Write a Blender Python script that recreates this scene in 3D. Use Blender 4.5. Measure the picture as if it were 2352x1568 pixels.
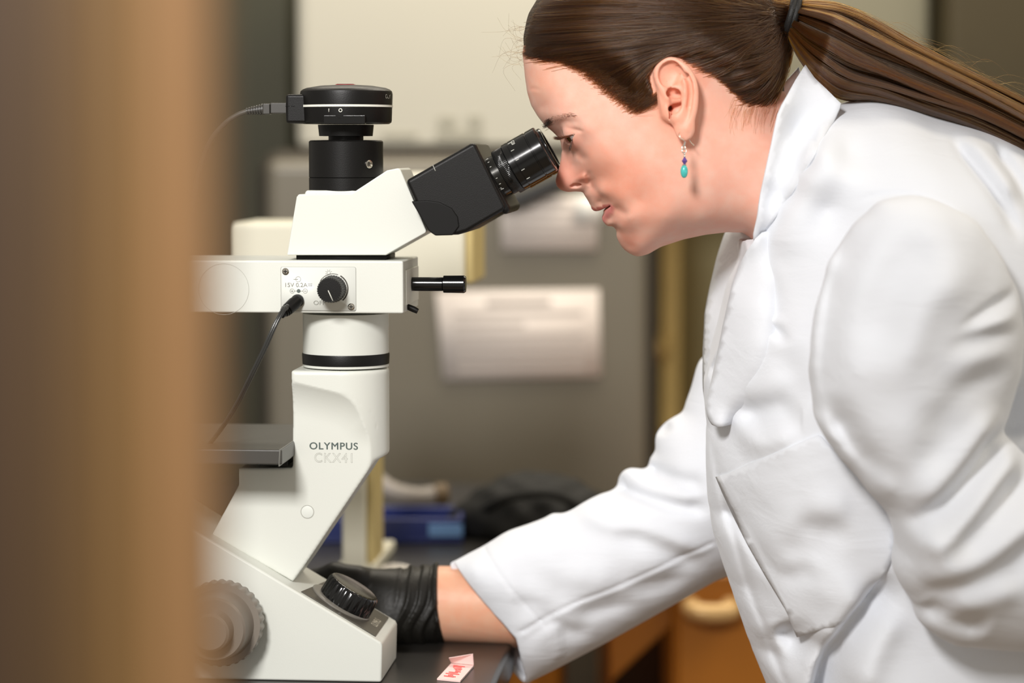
import bpy, bmesh, math, random
import numpy as np
from mathutils import Vector, Matrix
from mathutils.geometry import delaunay_2d_cdt
random.seed(7); RNG = np.random.default_rng(7)
for o in list(bpy.data.objects): bpy.data.objects.remove(o)
SC = bpy.context.scene
COL = SC.collection

# ------------------------------------------------------------------ camera
PITCH = math.radians(4.4); LENS = 85.0; FPX = LENS / 36.0 * 2352.0; DIST = 2.02; ZC = 1.22
FWD = np.array([0, math.cos(PITCH), -math.sin(PITCH)]); UPV = np.array([0, math.sin(PITCH), math.cos(PITCH)])
CAMP = np.array([0, 0, ZC]) - DIST * FWD
cam_d = bpy.data.cameras.new('camera'); cam = bpy.data.objects.new('camera', cam_d); COL.objects.link(cam)
cam_d.lens = LENS; cam_d.sensor_width = 36.0; cam_d.clip_start = 0.05
cam.location = CAMP; cam.rotation_euler = (math.pi / 2 - PITCH, 0, 0)
cam_d.dof.use_dof = True; cam_d.dof.focus_distance = DIST - 0.035; cam_d.dof.aperture_fstop = 2.8
SC.camera = cam

# ------------------------------------------------------------------ world, lights, exposure
SC.view_settings.view_transform = 'Standard'; SC.view_settings.look = 'None'
SC.view_settings.gamma = 1.0; SC.view_settings.exposure = 0.12; SC.view_settings.use_curve_mapping = False
wd = bpy.data.worlds.new('room_light'); SC.world = wd; wd.use_nodes = True
wd.node_tree.nodes['Background'].inputs[0].default_value = (1.0, 0.93, 0.82, 1); wd.node_tree.nodes['Background'].inputs[1].default_value = 0.38
def area(name, loc, target, size, power, color=(1, 1, 1), sy=None):
    l = bpy.data.lights.new(name, 'AREA'); o = bpy.data.objects.new(name, l); COL.objects.link(o)
    l.size = size; l.energy = power; l.color = color
    if sy: l.shape = 'RECTANGLE'; l.size_y = sy
    o.location = loc; o.rotation_euler = (Vector(target) - Vector(loc)).to_track_quat('-Z', 'Y').to_euler(); return o
area('key_softbox', (-0.55, -2.0, 2.35), (0.15, 0, 1.25), 0.42, 56, (1.0, 0.975, 0.955))
area('fridge_gradient_light', (0.2, 1.08, 2.45), (0.2, 1.15, 0.9), 1.5, 20, (1.0, 0.91, 0.76), 0.3)  # added unseen light, set close above the fridge so its front darkens downward
area('ceiling_lamp_side', (1.6, -0.2, 2.7), (0.6, 0, 1.0), 0.6, 12, (1.0, 0.88, 0.70), 1.2)

# ------------------------------------------------------------------ helpers
def W(px, py, Y=0.0):
    d = FWD * FPX + np.array([px - 1176.0, 0, 0]) + UPV * (784.0 - py)
    return CAMP + d * ((Y - CAMP[1]) / d[1])
def Wl(pts, Y=0.0): return np.array([W(p[0], p[1], p[2] if len(p) > 2 else Y) for p in pts])
def srgb(r, g, b):
    f = lambda c: (c / 255 / 12.92) if c / 255 <= 0.04045 else ((c / 255 + 0.055) / 1.055) ** 2.4
    return (f(r), f(g), f(b), 1.0)
MATS = {}
def mat(name, col, rough=0.5, metal=0.0, bump=None, noise=None, spec=0.5, coat=0.0, sheen=0.0):
    """procedural principled material; noise=(scale, amount) varies the colour, bump=(scale, strength) adds fine relief"""
    if name in MATS: return MATS[name]
    m = bpy.data.materials.new(name); m.use_nodes = True; nt = m.node_tree; b = nt.nodes['Principled BSDF']
    b.inputs['Base Color'].default_value = col; b.inputs['Roughness'].default_value = rough; b.inputs['Metallic'].default_value = metal
    b.inputs['Specular IOR Level'].default_value = spec; b.inputs['Coat Weight'].default_value = coat; b.inputs['Sheen Weight'].default_value = sheen
    tc = nt.nodes.new('ShaderNodeTexCoord')
    if noise:
        n = nt.nodes.new('ShaderNodeTexNoise'); n.inputs['Scale'].default_value = noise[0]; n.inputs['Detail'].default_value = 4
        nt.links.new(tc.outputs['Object'], n.inputs['Vector'])
        r = nt.nodes.new('ShaderNodeMixRGB'); r.blend_type = 'MULTIPLY'; r.inputs[0].default_value = noise[1]; r.inputs[1].default_value = col
        cr = nt.nodes.new('ShaderNodeValToRGB'); cr.color_ramp.elements[0].position = 0.3; cr.color_ramp.elements[1].position = 0.7
        cr.color_ramp.elements[0].color = (0.3, 0.3, 0.3, 1); nt.links.new(n.outputs['Fac'], cr.inputs[0]); nt.links.new(cr.outputs[0], r.inputs[2])
        nt.links.new(r.outputs[0], b.inputs['Base Color'])
    if bump:
        n2 = nt.nodes.new('ShaderNodeTexNoise'); n2.inputs['Scale'].default_value = bump[0]; n2.inputs['Detail'].default_value = 3
        nt.links.new(tc.outputs['Object'], n2.inputs['Vector'])
        bp = nt.nodes.new('ShaderNodeBump'); bp.inputs['Strength'].default_value = bump[1]; bp.inputs['Distance'].default_value = 0.001
        nt.links.new(n2.outputs['Fac'], bp.inputs['Height']); nt.links.new(bp.outputs['Normal'], b.inputs['Normal'])
    MATS[name] = m; return m
def tag(o, label=None, cat=None, group=None, kind=None):
    for k, v in (('label', label), ('category', cat), ('group', group), ('kind', kind)):
        if v: o[k] = v
    return o
def empty(name, loc=(0, 0, 0), rz=0.0, parent=None):
    o = bpy.data.objects.new(name, None); COL.objects.link(o); o.location = loc; o.rotation_euler = (0, 0, rz); o.empty_display_size = 0.05
    if parent: o.parent = parent
    return o
def obj(name, me, m, parent=None, smooth=True):
    if smooth: me.polygons.foreach_set('use_smooth', np.ones(len(me.polygons), bool))
    if m and not me.materials: me.materials.append(m)
    o = bpy.data.objects.new(name, me); COL.objects.link(o)
    if parent: o.parent = parent
    return o
def from_bm(bm, name='m'):
    bmesh.ops.recalc_face_normals(bm, faces=bm.faces)
    me = bpy.data.meshes.new(name); bm.to_mesh(me); bm.free(); return me
def mesh_np(V, F, name='m'):
    me = bpy.data.meshes.new(name); V = np.asarray(V, np.float32)
    try: F = np.asarray(F, np.int32); assert F.ndim == 2
    except Exception: me.from_pydata(V.tolist(), [], [list(map(int, f)) for f in F]); me.update(); return me
    n, k = F.shape; me.vertices.add(len(V)); me.vertices.foreach_set('co', V.ravel()); me.loops.add(n * k); me.loops.foreach_set('vertex_index', F.ravel())
    me.polygons.add(n); me.polygons.foreach_set('loop_start', np.arange(0, n * k, k, dtype=np.int32)); me.update(calc_edges=True); return me
def add_bevel(o, w, seg=3, ang=0.6):
    if w <= 0: return o
    md = o.modifiers.new('bevel', 'BEVEL'); md.width = w; md.segments = seg; md.limit_method = 'ANGLE'; md.angle_limit = ang; md.harden_normals = True; md.miter_outer = 'MITER_ARC'
    return o
def smooth_sharp(me, ang=0.6):
    me.polygons.foreach_set('use_smooth', np.ones(len(me.polygons), bool)); me.set_sharp_from_angle(angle=ang)
def box(name, x0, x1, y0, y1, z0, z1, m, parent=None, bev=0.002):
    bm = bmesh.new(); bmesh.ops.create_cube(bm, size=1)
    for v in bm.verts: v.co = ((x0 + x1) / 2 + v.co.x * (x1 - x0), (y0 + y1) / 2 + v.co.y * (y1 - y0), (z0 + z1) / 2 + v.co.z * (z1 - z0))
    o = obj(name, from_bm(bm), m, parent); return add_bevel(o, bev)
def prism_mesh(pts, ya, yb):
    """polygon in (x,z) extruded along y"""
    n = len(pts); V = [(p[0], ya, p[1]) for p in pts] + [(p[0], yb, p[1]) for p in pts]
    F = [list(range(n)), list(range(2 * n - 1, n - 1, -1))] + [[i, (i + 1) % n, n + (i + 1) % n, n + i] for i in range(n)]
    bm = bmesh.new(); bv = [bm.verts.new(v) for v in V]
    for f in F: bm.faces.new([bv[i] for i in f])
    return from_bm(bm)
def prism(name, pts, ya, yb, m, parent=None, bev=0.002, seg=3):
    return add_bevel(obj(name, prism_mesh(pts, ya, yb), m, parent), bev, seg)
def frame_from(axis, ref=(0, 0, 1)):
    a = Vector(axis).normalized(); r = Vector(ref)
    if abs(a.dot(r)) > 0.98: r = Vector((1, 0, 0))
    u = r.cross(a).normalized(); v = a.cross(u); return a, u, v
def lathe(name, prof, p0, axis, m, parent=None, n=64, ang=0.5, scallop=None, cap=True):
    """prof: list of (distance along axis, radius). scallop=(count, depth, i0, i1): ribs on profile rows i0..i1"""
    a, u, v = frame_from(axis); p0 = Vector(p0); V = []; F = []
    for i, (t, r) in enumerate(prof):
        for k in range(n):
            th = 2 * math.pi * k / n; rr = r
            if scallop and scallop[2] <= i <= scallop[3]: rr = r - scallop[1] * (0.5 + 0.5 * math.cos(scallop[0] * th)) ** 2
            V.append(p0 + a * t + (u * math.cos(th) + v * math.sin(th)) * rr)
    for i in range(len(prof) - 1):
        for k in range(n): F.append([i * n + k, i * n + (k + 1) % n, (i + 1) * n + (k + 1) % n, (i + 1) * n + k])
    if cap: F.append(list(range(n - 1, -1, -1))); F.append(list(range((len(prof) - 1) * n, len(prof) * n)))
    me = bpy.data.meshes.new(name); me.from_pydata([tuple(p) for p in V], [], F); me.update()
    bm = bmesh.new(); bm.from_mesh(me); bmesh.ops.recalc_face_normals(bm, faces=bm.faces); bm.to_mesh(me); bm.free()
    o = obj(name, me, m, parent, smooth=False); smooth_sharp(me, ang); return o
def catmull(P, n):
    P = np.asarray(P, float); Q = np.vstack([2 * P[0] - P[1], P, 2 * P[-1] - P[-2]]); out = []
    m = len(P) - 1; ts = np.linspace(0, m, n)
    for t in ts:
        i = min(int(t), m - 1); s = t - i; a, b, c, d = Q[i], Q[i + 1], Q[i + 2], Q[i + 3]
        out.append(0.5 * ((2 * b) + (c - a) * s + (2 * a - 5 * b + 4 * c - d) * s * s + (3 * b - a - 3 * c + d) * s ** 3))
    return np.array(out)
def tube(name, P, r, m, parent=None, n=10, steps=None, ang=1.2):
    """swept tube through control points; r may be a list of radii"""
    if steps: 
        rr = catmull(np.array([[q, 0, 0] for q in (r if hasattr(r, '__len__') else [r] * len(P))]), steps)[:, 0]; P = catmull(P, steps)
    else: rr = np.array(r if hasattr(r, '__len__') else [r] * len(P)); P = np.asarray(P, float)
    V = []; F = []; pu = None
    for i in range(len(P)):
        t = Vector(P[min(i + 1, len(P) - 1)] - P[max(i - 1, 0)]).normalized()
        if pu is None: _, pu, _ = frame_from(t)
        u = (pu - t * pu.dot(t)).normalized(); v = t.cross(u); pu = u
        for k in range(n):
            th = 2 * math.pi * k / n; V.append(Vector(P[i]) + (u * math.cos(th) + v * math.sin(th)) * float(rr[i]))
    for i in range(len(P) - 1):
        for k in range(n): F.append([i * n + k, i * n + (k + 1) % n, (i + 1) * n + (k + 1) % n, (i + 1) * n + k])
    F.append(list(range(n - 1, -1, -1))); F.append(list(range((len(P) - 1) * n, len(P) * n)))
    me = bpy.data.meshes.new(name); me.from_pydata([tuple(p) for p in V], [], F); me.update()
    o = obj(name, me, m, parent, smooth=False); smooth_sharp(me, ang); return o
def text_mesh(s, size, thick=0.0001, bold=0.0, spacing=1.0, shear=0.0):
    c = bpy.data.curves.new('t', 'FONT'); c.body = s; c.size = size; c.extrude = thick; c.offset = bold; c.align_x = 'CENTER'; c.align_y = 'CENTER'; c.space_character = spacing; c.shear = shear
    o = bpy.data.objects.new('t', c); COL.objects.link(o); dg = bpy.context.evaluated_depsgraph_get(); dg.update()
    me = bpy.data.meshes.new_from_object(o.evaluated_get(dg)); bpy.data.objects.remove(o); bpy.data.curves.remove(c); return me
def text(name, s, loc, xdir, ydir, width, height, m, parent=None, bold=0.0, spacing=1.0, outline=0.0, weight=0.0):
    """flat lettering fitted to width x height, lying in the plane of xdir / ydir"""
    me = text_mesh(s, 1.0, 0.0, bold, spacing); co = np.array([v.co[:] for v in me.vertices]); lo = co.min(0); hi = co.max(0)
    if outline:
        tm = text_mesh(s, 1.0, 0.0, bold - outline, spacing)
        bm = bmesh.new(); bm.from_mesh(me); dl = set()
        # outlined letters: the boundary of every glyph as a thin ribbon
        me2 = bpy.data.meshes.new('o'); V = []; F = []
        bnd = [e for e in bm.edges if len(e.link_faces) == 1]
        for e in bnd:
            a, b2 = e.verts[0].co, e.verts[1].co; d = (b2 - a)
            if d.length < 1e-6: continue
            n = Vector((-d.y, d.x, 0)).normalized() * outline; d = d.normalized() * outline * 0.6; i = len(V)
            V += [tuple(a - d + n), tuple(b2 + d + n), tuple(b2 + d - n), tuple(a - d - n)]; F.append([i, i + 1, i + 2, i + 3])
        me2.from_pydata(V, [], F); me2.update(); bm.free(); me = me2; bpy.data.meshes.remove(tm)
        co = np.array([v.co[:] for v in me.vertices])
    if weight:      # heavier strokes: overlapping shifted copies of the flat letters
        F = [list(p.vertices) for p in me.polygons]; n = len(co); sh = [(0, 0), (weight, 0), (-weight, 0), (0, weight * 0.7), (0, -weight * 0.7)]
        me2 = bpy.data.meshes.new('b'); me2.from_pydata(np.vstack([co + np.array([a, b, 0.0005 * i]) for i, (a, b) in enumerate(sh)]).tolist(), [], [[v + n * k for v in f] for k in range(len(sh)) for f in F]); me2.update(); me = me2
        co = np.array([v.co[:] for v in me.vertices]); lo = co.min(0); hi = co.max(0)
    X = Vector(xdir).normalized(); Yv = Vector(ydir).normalized(); N = X.cross(Yv)
    sx = width / (hi[0] - lo[0]); sy = height / (hi[1] - lo[1])
    for v, c in zip(me.vertices, co):
        v.co = Vector(loc) + X * ((c[0] - (lo[0] + hi[0]) / 2) * sx) + Yv * ((c[1] - (lo[1] + hi[1]) / 2) * sy) + N * (0.00012 + 0.01 * c[2] * 0.1)
    me.materials.clear(); return obj(name, me, m, parent, smooth=False)
# ------------------------------------------------------------------ implicit surfaces (metres) meshed by surface nets
def surface_nets(v, org, h):
    s = v < 0; nx, ny, nz = v.shape
    c = np.zeros((nx - 1, ny - 1, nz - 1), np.int8)
    for i in (0, 1):
        for j in (0, 1):
            for k in (0, 1): c += s[i:nx - 1 + i, j:ny - 1 + j, k:nz - 1 + k]
    act = (c > 0) & (c < 8); I = np.argwhere(act); idx = np.full(act.shape, -1, np.int32); idx[act] = np.arange(len(I))
    acc = np.zeros((len(I), 3)); cnt = np.zeros(len(I))
    cor = {}
    for i in (0, 1):
        for j in (0, 1):
            for k in (0, 1): cor[i, j, k] = v[I[:, 0] + i, I[:, 1] + j, I[:, 2] + k]
    for a in list(cor):
        for ax in range(3):
            if a[ax]: continue
            b = list(a); b[ax] = 1; b = tuple(b); va, vb = cor[a], cor[b]; m = (va < 0) != (vb < 0)
            t = np.where(m, va / np.where(m, va - vb, 1), 0); p = np.tile(np.array(a, float), (len(I), 1)); p[:, ax] += t
            acc[m] += p[m]; cnt[m] += 1
    V = np.asarray(org) + h * (I + acc / cnt[:, None]); Fs = []
    for ax in range(3):
        sl = [slice(1, -1)] * 3; sl[ax] = slice(0, -1); s2 = list(sl); s2[ax] = slice(1, None)
        # edges along ax with the four cells around them
        A = s[tuple(sl)]; 
        B = s[tuple(s2)]
        e = np.argwhere(A != B); up = A[tuple(e.T)]
        off = np.ones(3, int); off[ax] = 0; e = e + off
        b, d = [(1, 2), (2, 0), (0, 1)][ax]
        q = []
        for (db, dd) in ((-1, -1), (0, -1), (0, 0), (-1, 0)):
            cc = e.copy(); cc[:, b] += db; cc[:, d] += dd; q.append(idx[tuple(cc.T)])
        q = np.stack(q, 1); q[~up] = q[~up][:, ::-1]; Fs.append(q)
    return V, np.vstack(Fs)
def sdf_mesh(f, lo, hi, h, safety=1.6, B=8, mirror=False):
    """f(P) with P (N,3) gives a rough signed distance; only blocks near the surface are sampled finely"""
    lo = np.asarray(lo, float); n = (np.ceil((np.asarray(hi) - lo) / h / B).astype(int)) * B + 1
    v = np.empty(n, np.float32); nb = (n - 1) // B
    cx = [lo[a] + h * B * (np.arange(nb[a]) + 0.5) for a in range(3)]
    C = np.stack(np.meshgrid(*cx, indexing='ij'), -1).reshape(-1, 3); fc = f(C)
    R = h * B * 0.5 * 1.75 * safety; near = np.abs(fc) < R; sg = np.where(fc < 0, -1.0, 1.0).reshape(nb)
    big = np.repeat(np.repeat(np.repeat(sg, B, 0), B, 1), B, 2); v[:] = 1; v[:-1, :-1, :-1] = big
    todo = np.argwhere(near.reshape(nb)); r = np.arange(B + 1)
    G = np.stack(np.meshgrid(r, r, r, indexing='ij'), -1).reshape(-1, 3)
    for s0 in range(0, len(todo), 1500):
        T = todo[s0:s0 + 1500]; ii = (T[:, None, :] * B + G[None]).reshape(-1, 3)
        v[ii[:, 0], ii[:, 1], ii[:, 2]] = f(lo + h * ii)
    if mirror:      # the field was sampled for y <= 0 only; its mirror image completes it
        k = int(round(-lo[1] / h)); v = np.concatenate([v[:, :k + 1], v[:, :k][:, ::-1]], 1)
    return surface_nets(v, lo, h)
def smin(a, b, k):
    hh = np.clip(0.5 + 0.5 * (b - a) / k, 0, 1); return b * (1 - hh) + a * hh - k * hh * (1 - hh)
def smax(a, b, k): return -smin(-a, -b, k)
def sd_poly(x, z, P):
    """signed distance to a closed polygon (negative inside)"""
    P = np.asarray(P, float); d = np.full(x.shape, 1e9); s = np.ones(x.shape); n = len(P)
    for i in range(n):
        a = P[i]; b = P[i - 1]; ex, ez = b - a; wx = x - a[0]; wz = z - a[1]
        t = np.clip((wx * ex + wz * ez) / (ex * ex + ez * ez + 1e-18), 0, 1); dx = wx - ex * t; dz = wz - ez * t
        d = np.minimum(d, dx * dx + dz * dz)
        c1 = z >= a[1]; c2 = z < b[1]; c3 = ex * wz > ez * wx
        s = np.where((c1 & c2 & c3) | (~c1 & ~c2 & ~c3), -s, s)
    return s * np.sqrt(d)
def d_line(x, z, P):
    """distance to an open polyline and the arclength fraction of the closest point"""
    P = np.asarray(P, float); seg = np.linalg.norm(np.diff(P, axis=0), axis=1); cum = np.concatenate([[0], np.cumsum(seg)])
    d = np.full(x.shape, 1e9); tt = np.zeros(x.shape); side = np.zeros(x.shape)
    for i in range(len(P) - 1):
        a, b = P[i], P[i + 1]; ex, ez = b - a; wx = x - a[0]; wz = z - a[1]
        t = np.clip((wx * ex + wz * ez) / (ex * ex + ez * ez + 1e-18), 0, 1); dx = wx - ex * t; dz = wz - ez * t; dd = dx * dx + dz * dz
        m = dd < d; d = np.where(m, dd, d); tt = np.where(m, (cum[i] + t * seg[i]) / cum[-1], tt); side = np.where(m, np.sign(ex * wz - ez * wx), side)
    return np.sqrt(d), tt, side
def tps(pts, vals, lam=0.0):
    """thin-plate spline over 2-D points (scaled to ~decimetres for conditioning)"""
    P = np.asarray(pts, float) * 10; v = np.asarray(vals, float); n = len(P)
    U = lambda r2: 0.5 * r2 * np.log(r2 + 1e-12)
    K = U(((P[:, None] - P[None]) ** 2).sum(-1)) + np.diag(np.zeros(n) + lam); Q = np.hstack([np.ones((n, 1)), P])
    A = np.block([[K, Q], [Q.T, np.zeros((3, 3))]]); w = np.linalg.lstsq(A, np.concatenate([v, np.zeros(3)]), rcond=None)[0]
    def ev(x, z):
        X = np.stack([np.ravel(x), np.ravel(z)], 1) * 10; out = np.empty(len(X))
        for s in range(0, len(X), 20000):
            Y = X[s:s + 20000]; r2 = ((Y[:, None] - P[None]) ** 2).sum(-1); out[s:s + 20000] = U(r2) @ w[:n] + w[n] + Y @ w[n + 1:]
        return out.reshape(np.shape(x))
    return ev
class Map2:
    """a field sampled on a regular (x,z) lattice, looked up bilinearly"""
    def __init__(s, lo, hi, h, A=None):
        s.lo = np.asarray(lo, float); s.h = h; s.n = np.ceil((np.asarray(hi) - s.lo) / h).astype(int) + 2
        s.X, s.Z = np.meshgrid(s.lo[0] + h * np.arange(s.n[0]), s.lo[1] + h * np.arange(s.n[1]), indexing='ij'); s.A = A
    def __call__(s, x, z, A=None):
        A = s.A if A is None else A
        u = np.clip((x - s.lo[0]) / s.h, 0, s.n[0] - 1.001); w = np.clip((z - s.lo[1]) / s.h, 0, s.n[1] - 1.001)
        i = u.astype(int); k = w.astype(int); fu = u - i; fw = w - k
        return A[i, k] * (1 - fu) * (1 - fw) + A[i + 1, k] * fu * (1 - fw) + A[i, k + 1] * (1 - fu) * fw + A[i + 1, k + 1] * fu * fw
    def many(s, x, z, S):
        """several fields stacked on the last axis, one index computation"""
        u = np.clip((x - s.lo[0]) / s.h, 0, s.n[0] - 1.001); w = np.clip((z - s.lo[1]) / s.h, 0, s.n[1] - 1.001)
        i = u.astype(np.int32); k = w.astype(np.int32); fu = (u - i)[:, None]; fw = (w - k)[:, None]; b = i * s.n[1] + k; S = S.reshape(-1, S.shape[-1])
        return (S[b] * (1 - fw) + S[b + 1] * fw) * (1 - fu) + (S[b + s.n[1]] * (1 - fw) + S[b + s.n[1] + 1] * fw) * fu
class Inflate:
    """a rounded body around a mid surface y0(x,z): half depth d with d*d a thin-plate spline that vanishes on the outline.
    outline: world (x,z) points on y=ymid; inner: (x, z, half_depth); folds are added to the near half."""
    def __init__(s, outline, inner, lo, hi, h, y0=0.0, step=0.006, lam=0.0, close=True):
        O = np.asarray(outline, float); 
        if close: O = np.vstack([O, O[:1]])
        seg = np.linalg.norm(np.diff(O, axis=0), axis=1); cum = np.concatenate([[0], np.cumsum(seg)]); t = np.arange(0, cum[-1], step)
        B = np.stack([np.interp(t, cum, O[:, 0]), np.interp(t, cum, O[:, 1])], 1)
        I = np.asarray(inner, float); ev = tps(np.vstack([B, I[:, :2]]), np.concatenate([np.zeros(len(B)), I[:, 2] ** 2]), np.concatenate([np.full(len(B), 1e-7), np.full(len(I), lam)]))
        s.m = Map2(lo, hi, h); s.D = ev(s.m.X, s.m.Z); s.h = h
        s.O = O[:-1] if close else O
        s.y0 = np.zeros_like(s.D) + y0 if np.isscalar(y0) else y0(s.m.X, s.m.Z)
        s.S = None; s.H = np.zeros_like(s.D); s.F = np.zeros_like(s.D); s._grad()
    def _grad(s):
        gx, gz = np.gradient(s.D, s.h); s.G = gx ** 2 + gz ** 2
    def clip(s, outline=None, k=0.004):
        """force the field negative outside the outline"""
        d = sd_poly(s.m.X, s.m.Z, s.O if outline is None else outline); s.D = np.where(d > 0, np.minimum(s.D, -d * 0.03), s.D); s._grad()
    def d(s, x, z): return np.sqrt(np.maximum(s.m(x, z, s.D), 0))
    def near(s, x, z): return s.m(x, z, s.y0) - s.d(x, z) - s.m(x, z, s.H)
    def f(s, P):
        if s.S is None: s.S = np.stack([s.D, s.G, s.y0, s.H, s.F], -1).astype(np.float32)
        x, y, z = P[:, 0], P[:, 1], P[:, 2]; q = s.m.many(x, z, s.S); yy = y - q[:, 2]
        r = (yy * yy - q[:, 0]) / np.sqrt(4 * yy * yy + q[:, 1] + 1e-6)
        w = np.clip(0.5 - yy / 0.012, 0, 1); return r - q[:, 3] * w - q[:, 4] * (1 - w)
    def fold(s, P, amp, width, taper=0.25, asym=0.0, far=False):
        """ridge (amp>0) or furrow (amp<0) along a polyline; asym sharpens one side"""
        d, t, side = d_line(s.m.X, s.m.Z, P); e = np.clip(np.minimum(t, 1 - t) / max(taper, 1e-3), 0, 1); e = e * e * (3 - 2 * e)
        w = width * np.where(side > 0, 1 + asym, 1 - asym); g = amp * e * np.exp(-(d / w) ** 2)
        s.S = None
        if far: s.F += g
        else: s.H += g
def blob(P, c, r):
    """rough signed distance to an axis-aligned ellipsoid"""
    q = (P - np.asarray(c)) / np.asarray(r); k = np.sqrt((q * q).sum(1)); g = np.sqrt(((q / np.asarray(r)) ** 2).sum(1)) + 1e-9; return k * (k - 1) / g
def capsule(P, a, b, ra, rb):
    a = np.asarray(a, float); b = np.asarray(b, float); ab = b - a; t = np.clip(((P - a) @ ab) / (ab @ ab + 1e-12), 0, 1)
    return np.linalg.norm(P - a - t[:, None] * ab, axis=1) - (ra + (rb - ra) * t)
# ------------------------------------------------------------------ room
BENCH = W(877, 1567, -0.05)[2]
M_wall = mat('wall_paint', srgb(150, 146, 128), 0.8, noise=(2, 0.1))
M_dkolive = mat('olive_panel_paint', srgb(58, 56, 34), 0.7, noise=(3, 0.15))
YB = 1.95
def bgx(px, Y, py=784): return W(px, py, Y)[0]
def bgz(py, Y, px=1176): return W(px, py, Y)[2]
box('wall_back', -2.2, 2.6, YB + 0.35, YB + 0.45, 0, 3.0, M_wall, bev=0)['kind'] = 'structure'
box('floor', -2.6, 3.0, -2.6, YB + 0.5, -0.1, 0.0, mat('floor_vinyl', srgb(140, 120, 95), 0.5, noise=(6, 0.2)), bev=0)['kind'] = 'structure'
YAW = -math.radians(4.8)
# dark olive locker behind the left of the microscope, cream appliance above the fridge, grey and brown cupboards at the right
def unit(name, px0, px1, py0, py1, Y, depth, m, label, cat, door=None, bev=0.012, z0=None):
    r = empty(name, (bgx((px0 + px1) / 2, Y), Y + depth / 2, 0)); tag(r, label, cat)
    cx, cy = r.location.x, r.location.y
    zb = bgz(py1, Y) if z0 is None else z0
    box('body', bgx(px0, Y) - cx, bgx(px1, Y) - cx, -depth / 2, depth / 2, zb, bgz(py0, Y), m, r, bev); return r, cx, cy
r, cx, cy = unit('olive_locker', -160, 680, -260, 1500, 2.04, 0.24, M_dkolive, 'dark olive green steel locker at the far left behind the camera cable', 'locker', z0=0)
box('door', bgx(-150, 2.04) - cx, bgx(672, 2.04) - cx, -0.135, -0.12, 0.12, bgz(-240, 2.04), mat('olive_door_paint', srgb(58, 56, 34), 0.6, noise=(3, 0.2)), r, 0.004)
M_cream = mat('cream_enamel', srgb(192, 188, 173), 0.55, noise=(2, 0.06))
r, cx, cy = unit('cream_cabinet', 686, 1700, -160, 336, 1.45, 0.55, M_cream, 'cream white cabinet standing on top of the grey fridge', 'cabinet', bev=0.012, z0=bgz(343, 1.42)+0.001)
box('door', bgx(706, 1.45) - cx, bgx(1690, 1.45) - cx, -0.279, -0.275, bgz(330, 1.45), bgz(-150, 1.45), M_cream, r, 0.003)
for a, b, c, d in ((1008, 1048, 268, 292), (1075, 1108, 266, 292), (1004, 1112, 300, 322), (880, 960, 305, 318)):
    box('control_label', bgx(a, 1.45) - cx, bgx(b, 1.45) - cx, -0.281, -0.278, bgz(d, 1.45), bgz(c, 1.45), mat('grey_print', srgb(160, 156, 140), 0.6), r, 0.001)
# fridge
YF = 1.42
M_fr = mat('fridge_grey_enamel', srgb(116, 110, 96), 0.33, 0.0, noise=(2, 0.08)); M_gask = mat('fridge_dark_gasket', srgb(62, 56, 47), 0.6)
r, cx, cy = unit('grey_fridge', 590, 1512, 343, 1500, YF, 0.6, M_gask, 'tall grey fridge with paper notices, blurred behind the microscope', 'fridge', bev=0.035, z0=0.0)
o = box('door', bgx(618, YF) - cx, bgx(1482, YF) - cx, -0.335, -0.302, 0.1, bgz(366, YF), M_fr, r, 0.02)
hx = bgx(1462, YF) - cx
# papers on the fridge door
M_paper = mat('notice_paper', srgb(226, 216, 208), 0.8, noise=(9, 0.05)); M_print = mat('notice_print', srgb(184, 174, 166), 0.8)
def paper(px, label, lines, seed):
    Y = YF - 0.041; c = W(*np.mean(px, 0), Y); t = empty('paper_notice', tuple(c)); tag(t, label, 'paper', 'notices on the fridge door')
    pts = [tuple((W(p[0], p[1], Y) - c)[[0, 2]]) for p in px]
    prism('sheet', pts, 0.0, 0.003, M_paper, t, 0)
    V = []; F = []; rr = random.Random(seed); P = [np.array(p) for p in pts]
    for i in range(lines):
        v = 0.14 + 0.76 * i / (lines - 1); u0 = 0.1; u1 = 0.9 if rr.random() > 0.25 else rr.uniform(0.5, 0.85)
        if i == 0: u0, u1 = 0.3, 0.7
        hh = 0.022 if i else 0.035
        k = len(V)
        for u, vv in ((u0, v - hh), (u1, v - hh), (u1, v + hh), (u0, v + hh)):
            q = (P[0] * (1 - u) + P[1] * u) * (1 - vv) + (P[3] * (1 - u) + P[2] * u) * vv; V.append((q[0], -0.0004, q[1]))
        F.append([k, k + 1, k + 2, k + 3])
    obj('printed_lines', mesh_np(V, F), M_print, t, False); return t
paper([(1150, 446), (1374, 452), (1372, 574), (1152, 574)], 'upper small paper notice on the grey fridge, in front of her lips', 5, 1)
paper([(1002, 668), (1376, 664), (1381, 864), (1018, 872)], 'lower large paper notice taped to the grey fridge door', 7, 2)
c = W(1358, 478, YF - 0.046); box('tape_piece', c[0] - 0.022, c[0] + 0.016, c[1] - 0.001, c[1] + 0.002, c[2] - 0.02, c[2] + 0.018, mat('white_tape', srgb(240, 238, 230), 0.5), None, 0); tag(bpy.data.objects['tape_piece'], 'bright white square of tape on the upper fridge notice', 'tape')
t = empty('black_clip', tuple(W(1235, 450, YF - 0.06))); tag(t, 'black blurred clip on the fridge door above the upper notice', 'clip')
c = np.array(t.location)
prism('clip_body', [tuple((W(a, b, YF - 0.06) - c)[[0, 2]]) for a, b in ((1150, 482), (1200, 476), (1300, 428), (1300, 395), (1190, 440), (1150, 452))], -0.004, 0.02, mat('black_plastic', srgb(24, 23, 20), 0.4), t, 0.004)
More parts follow.
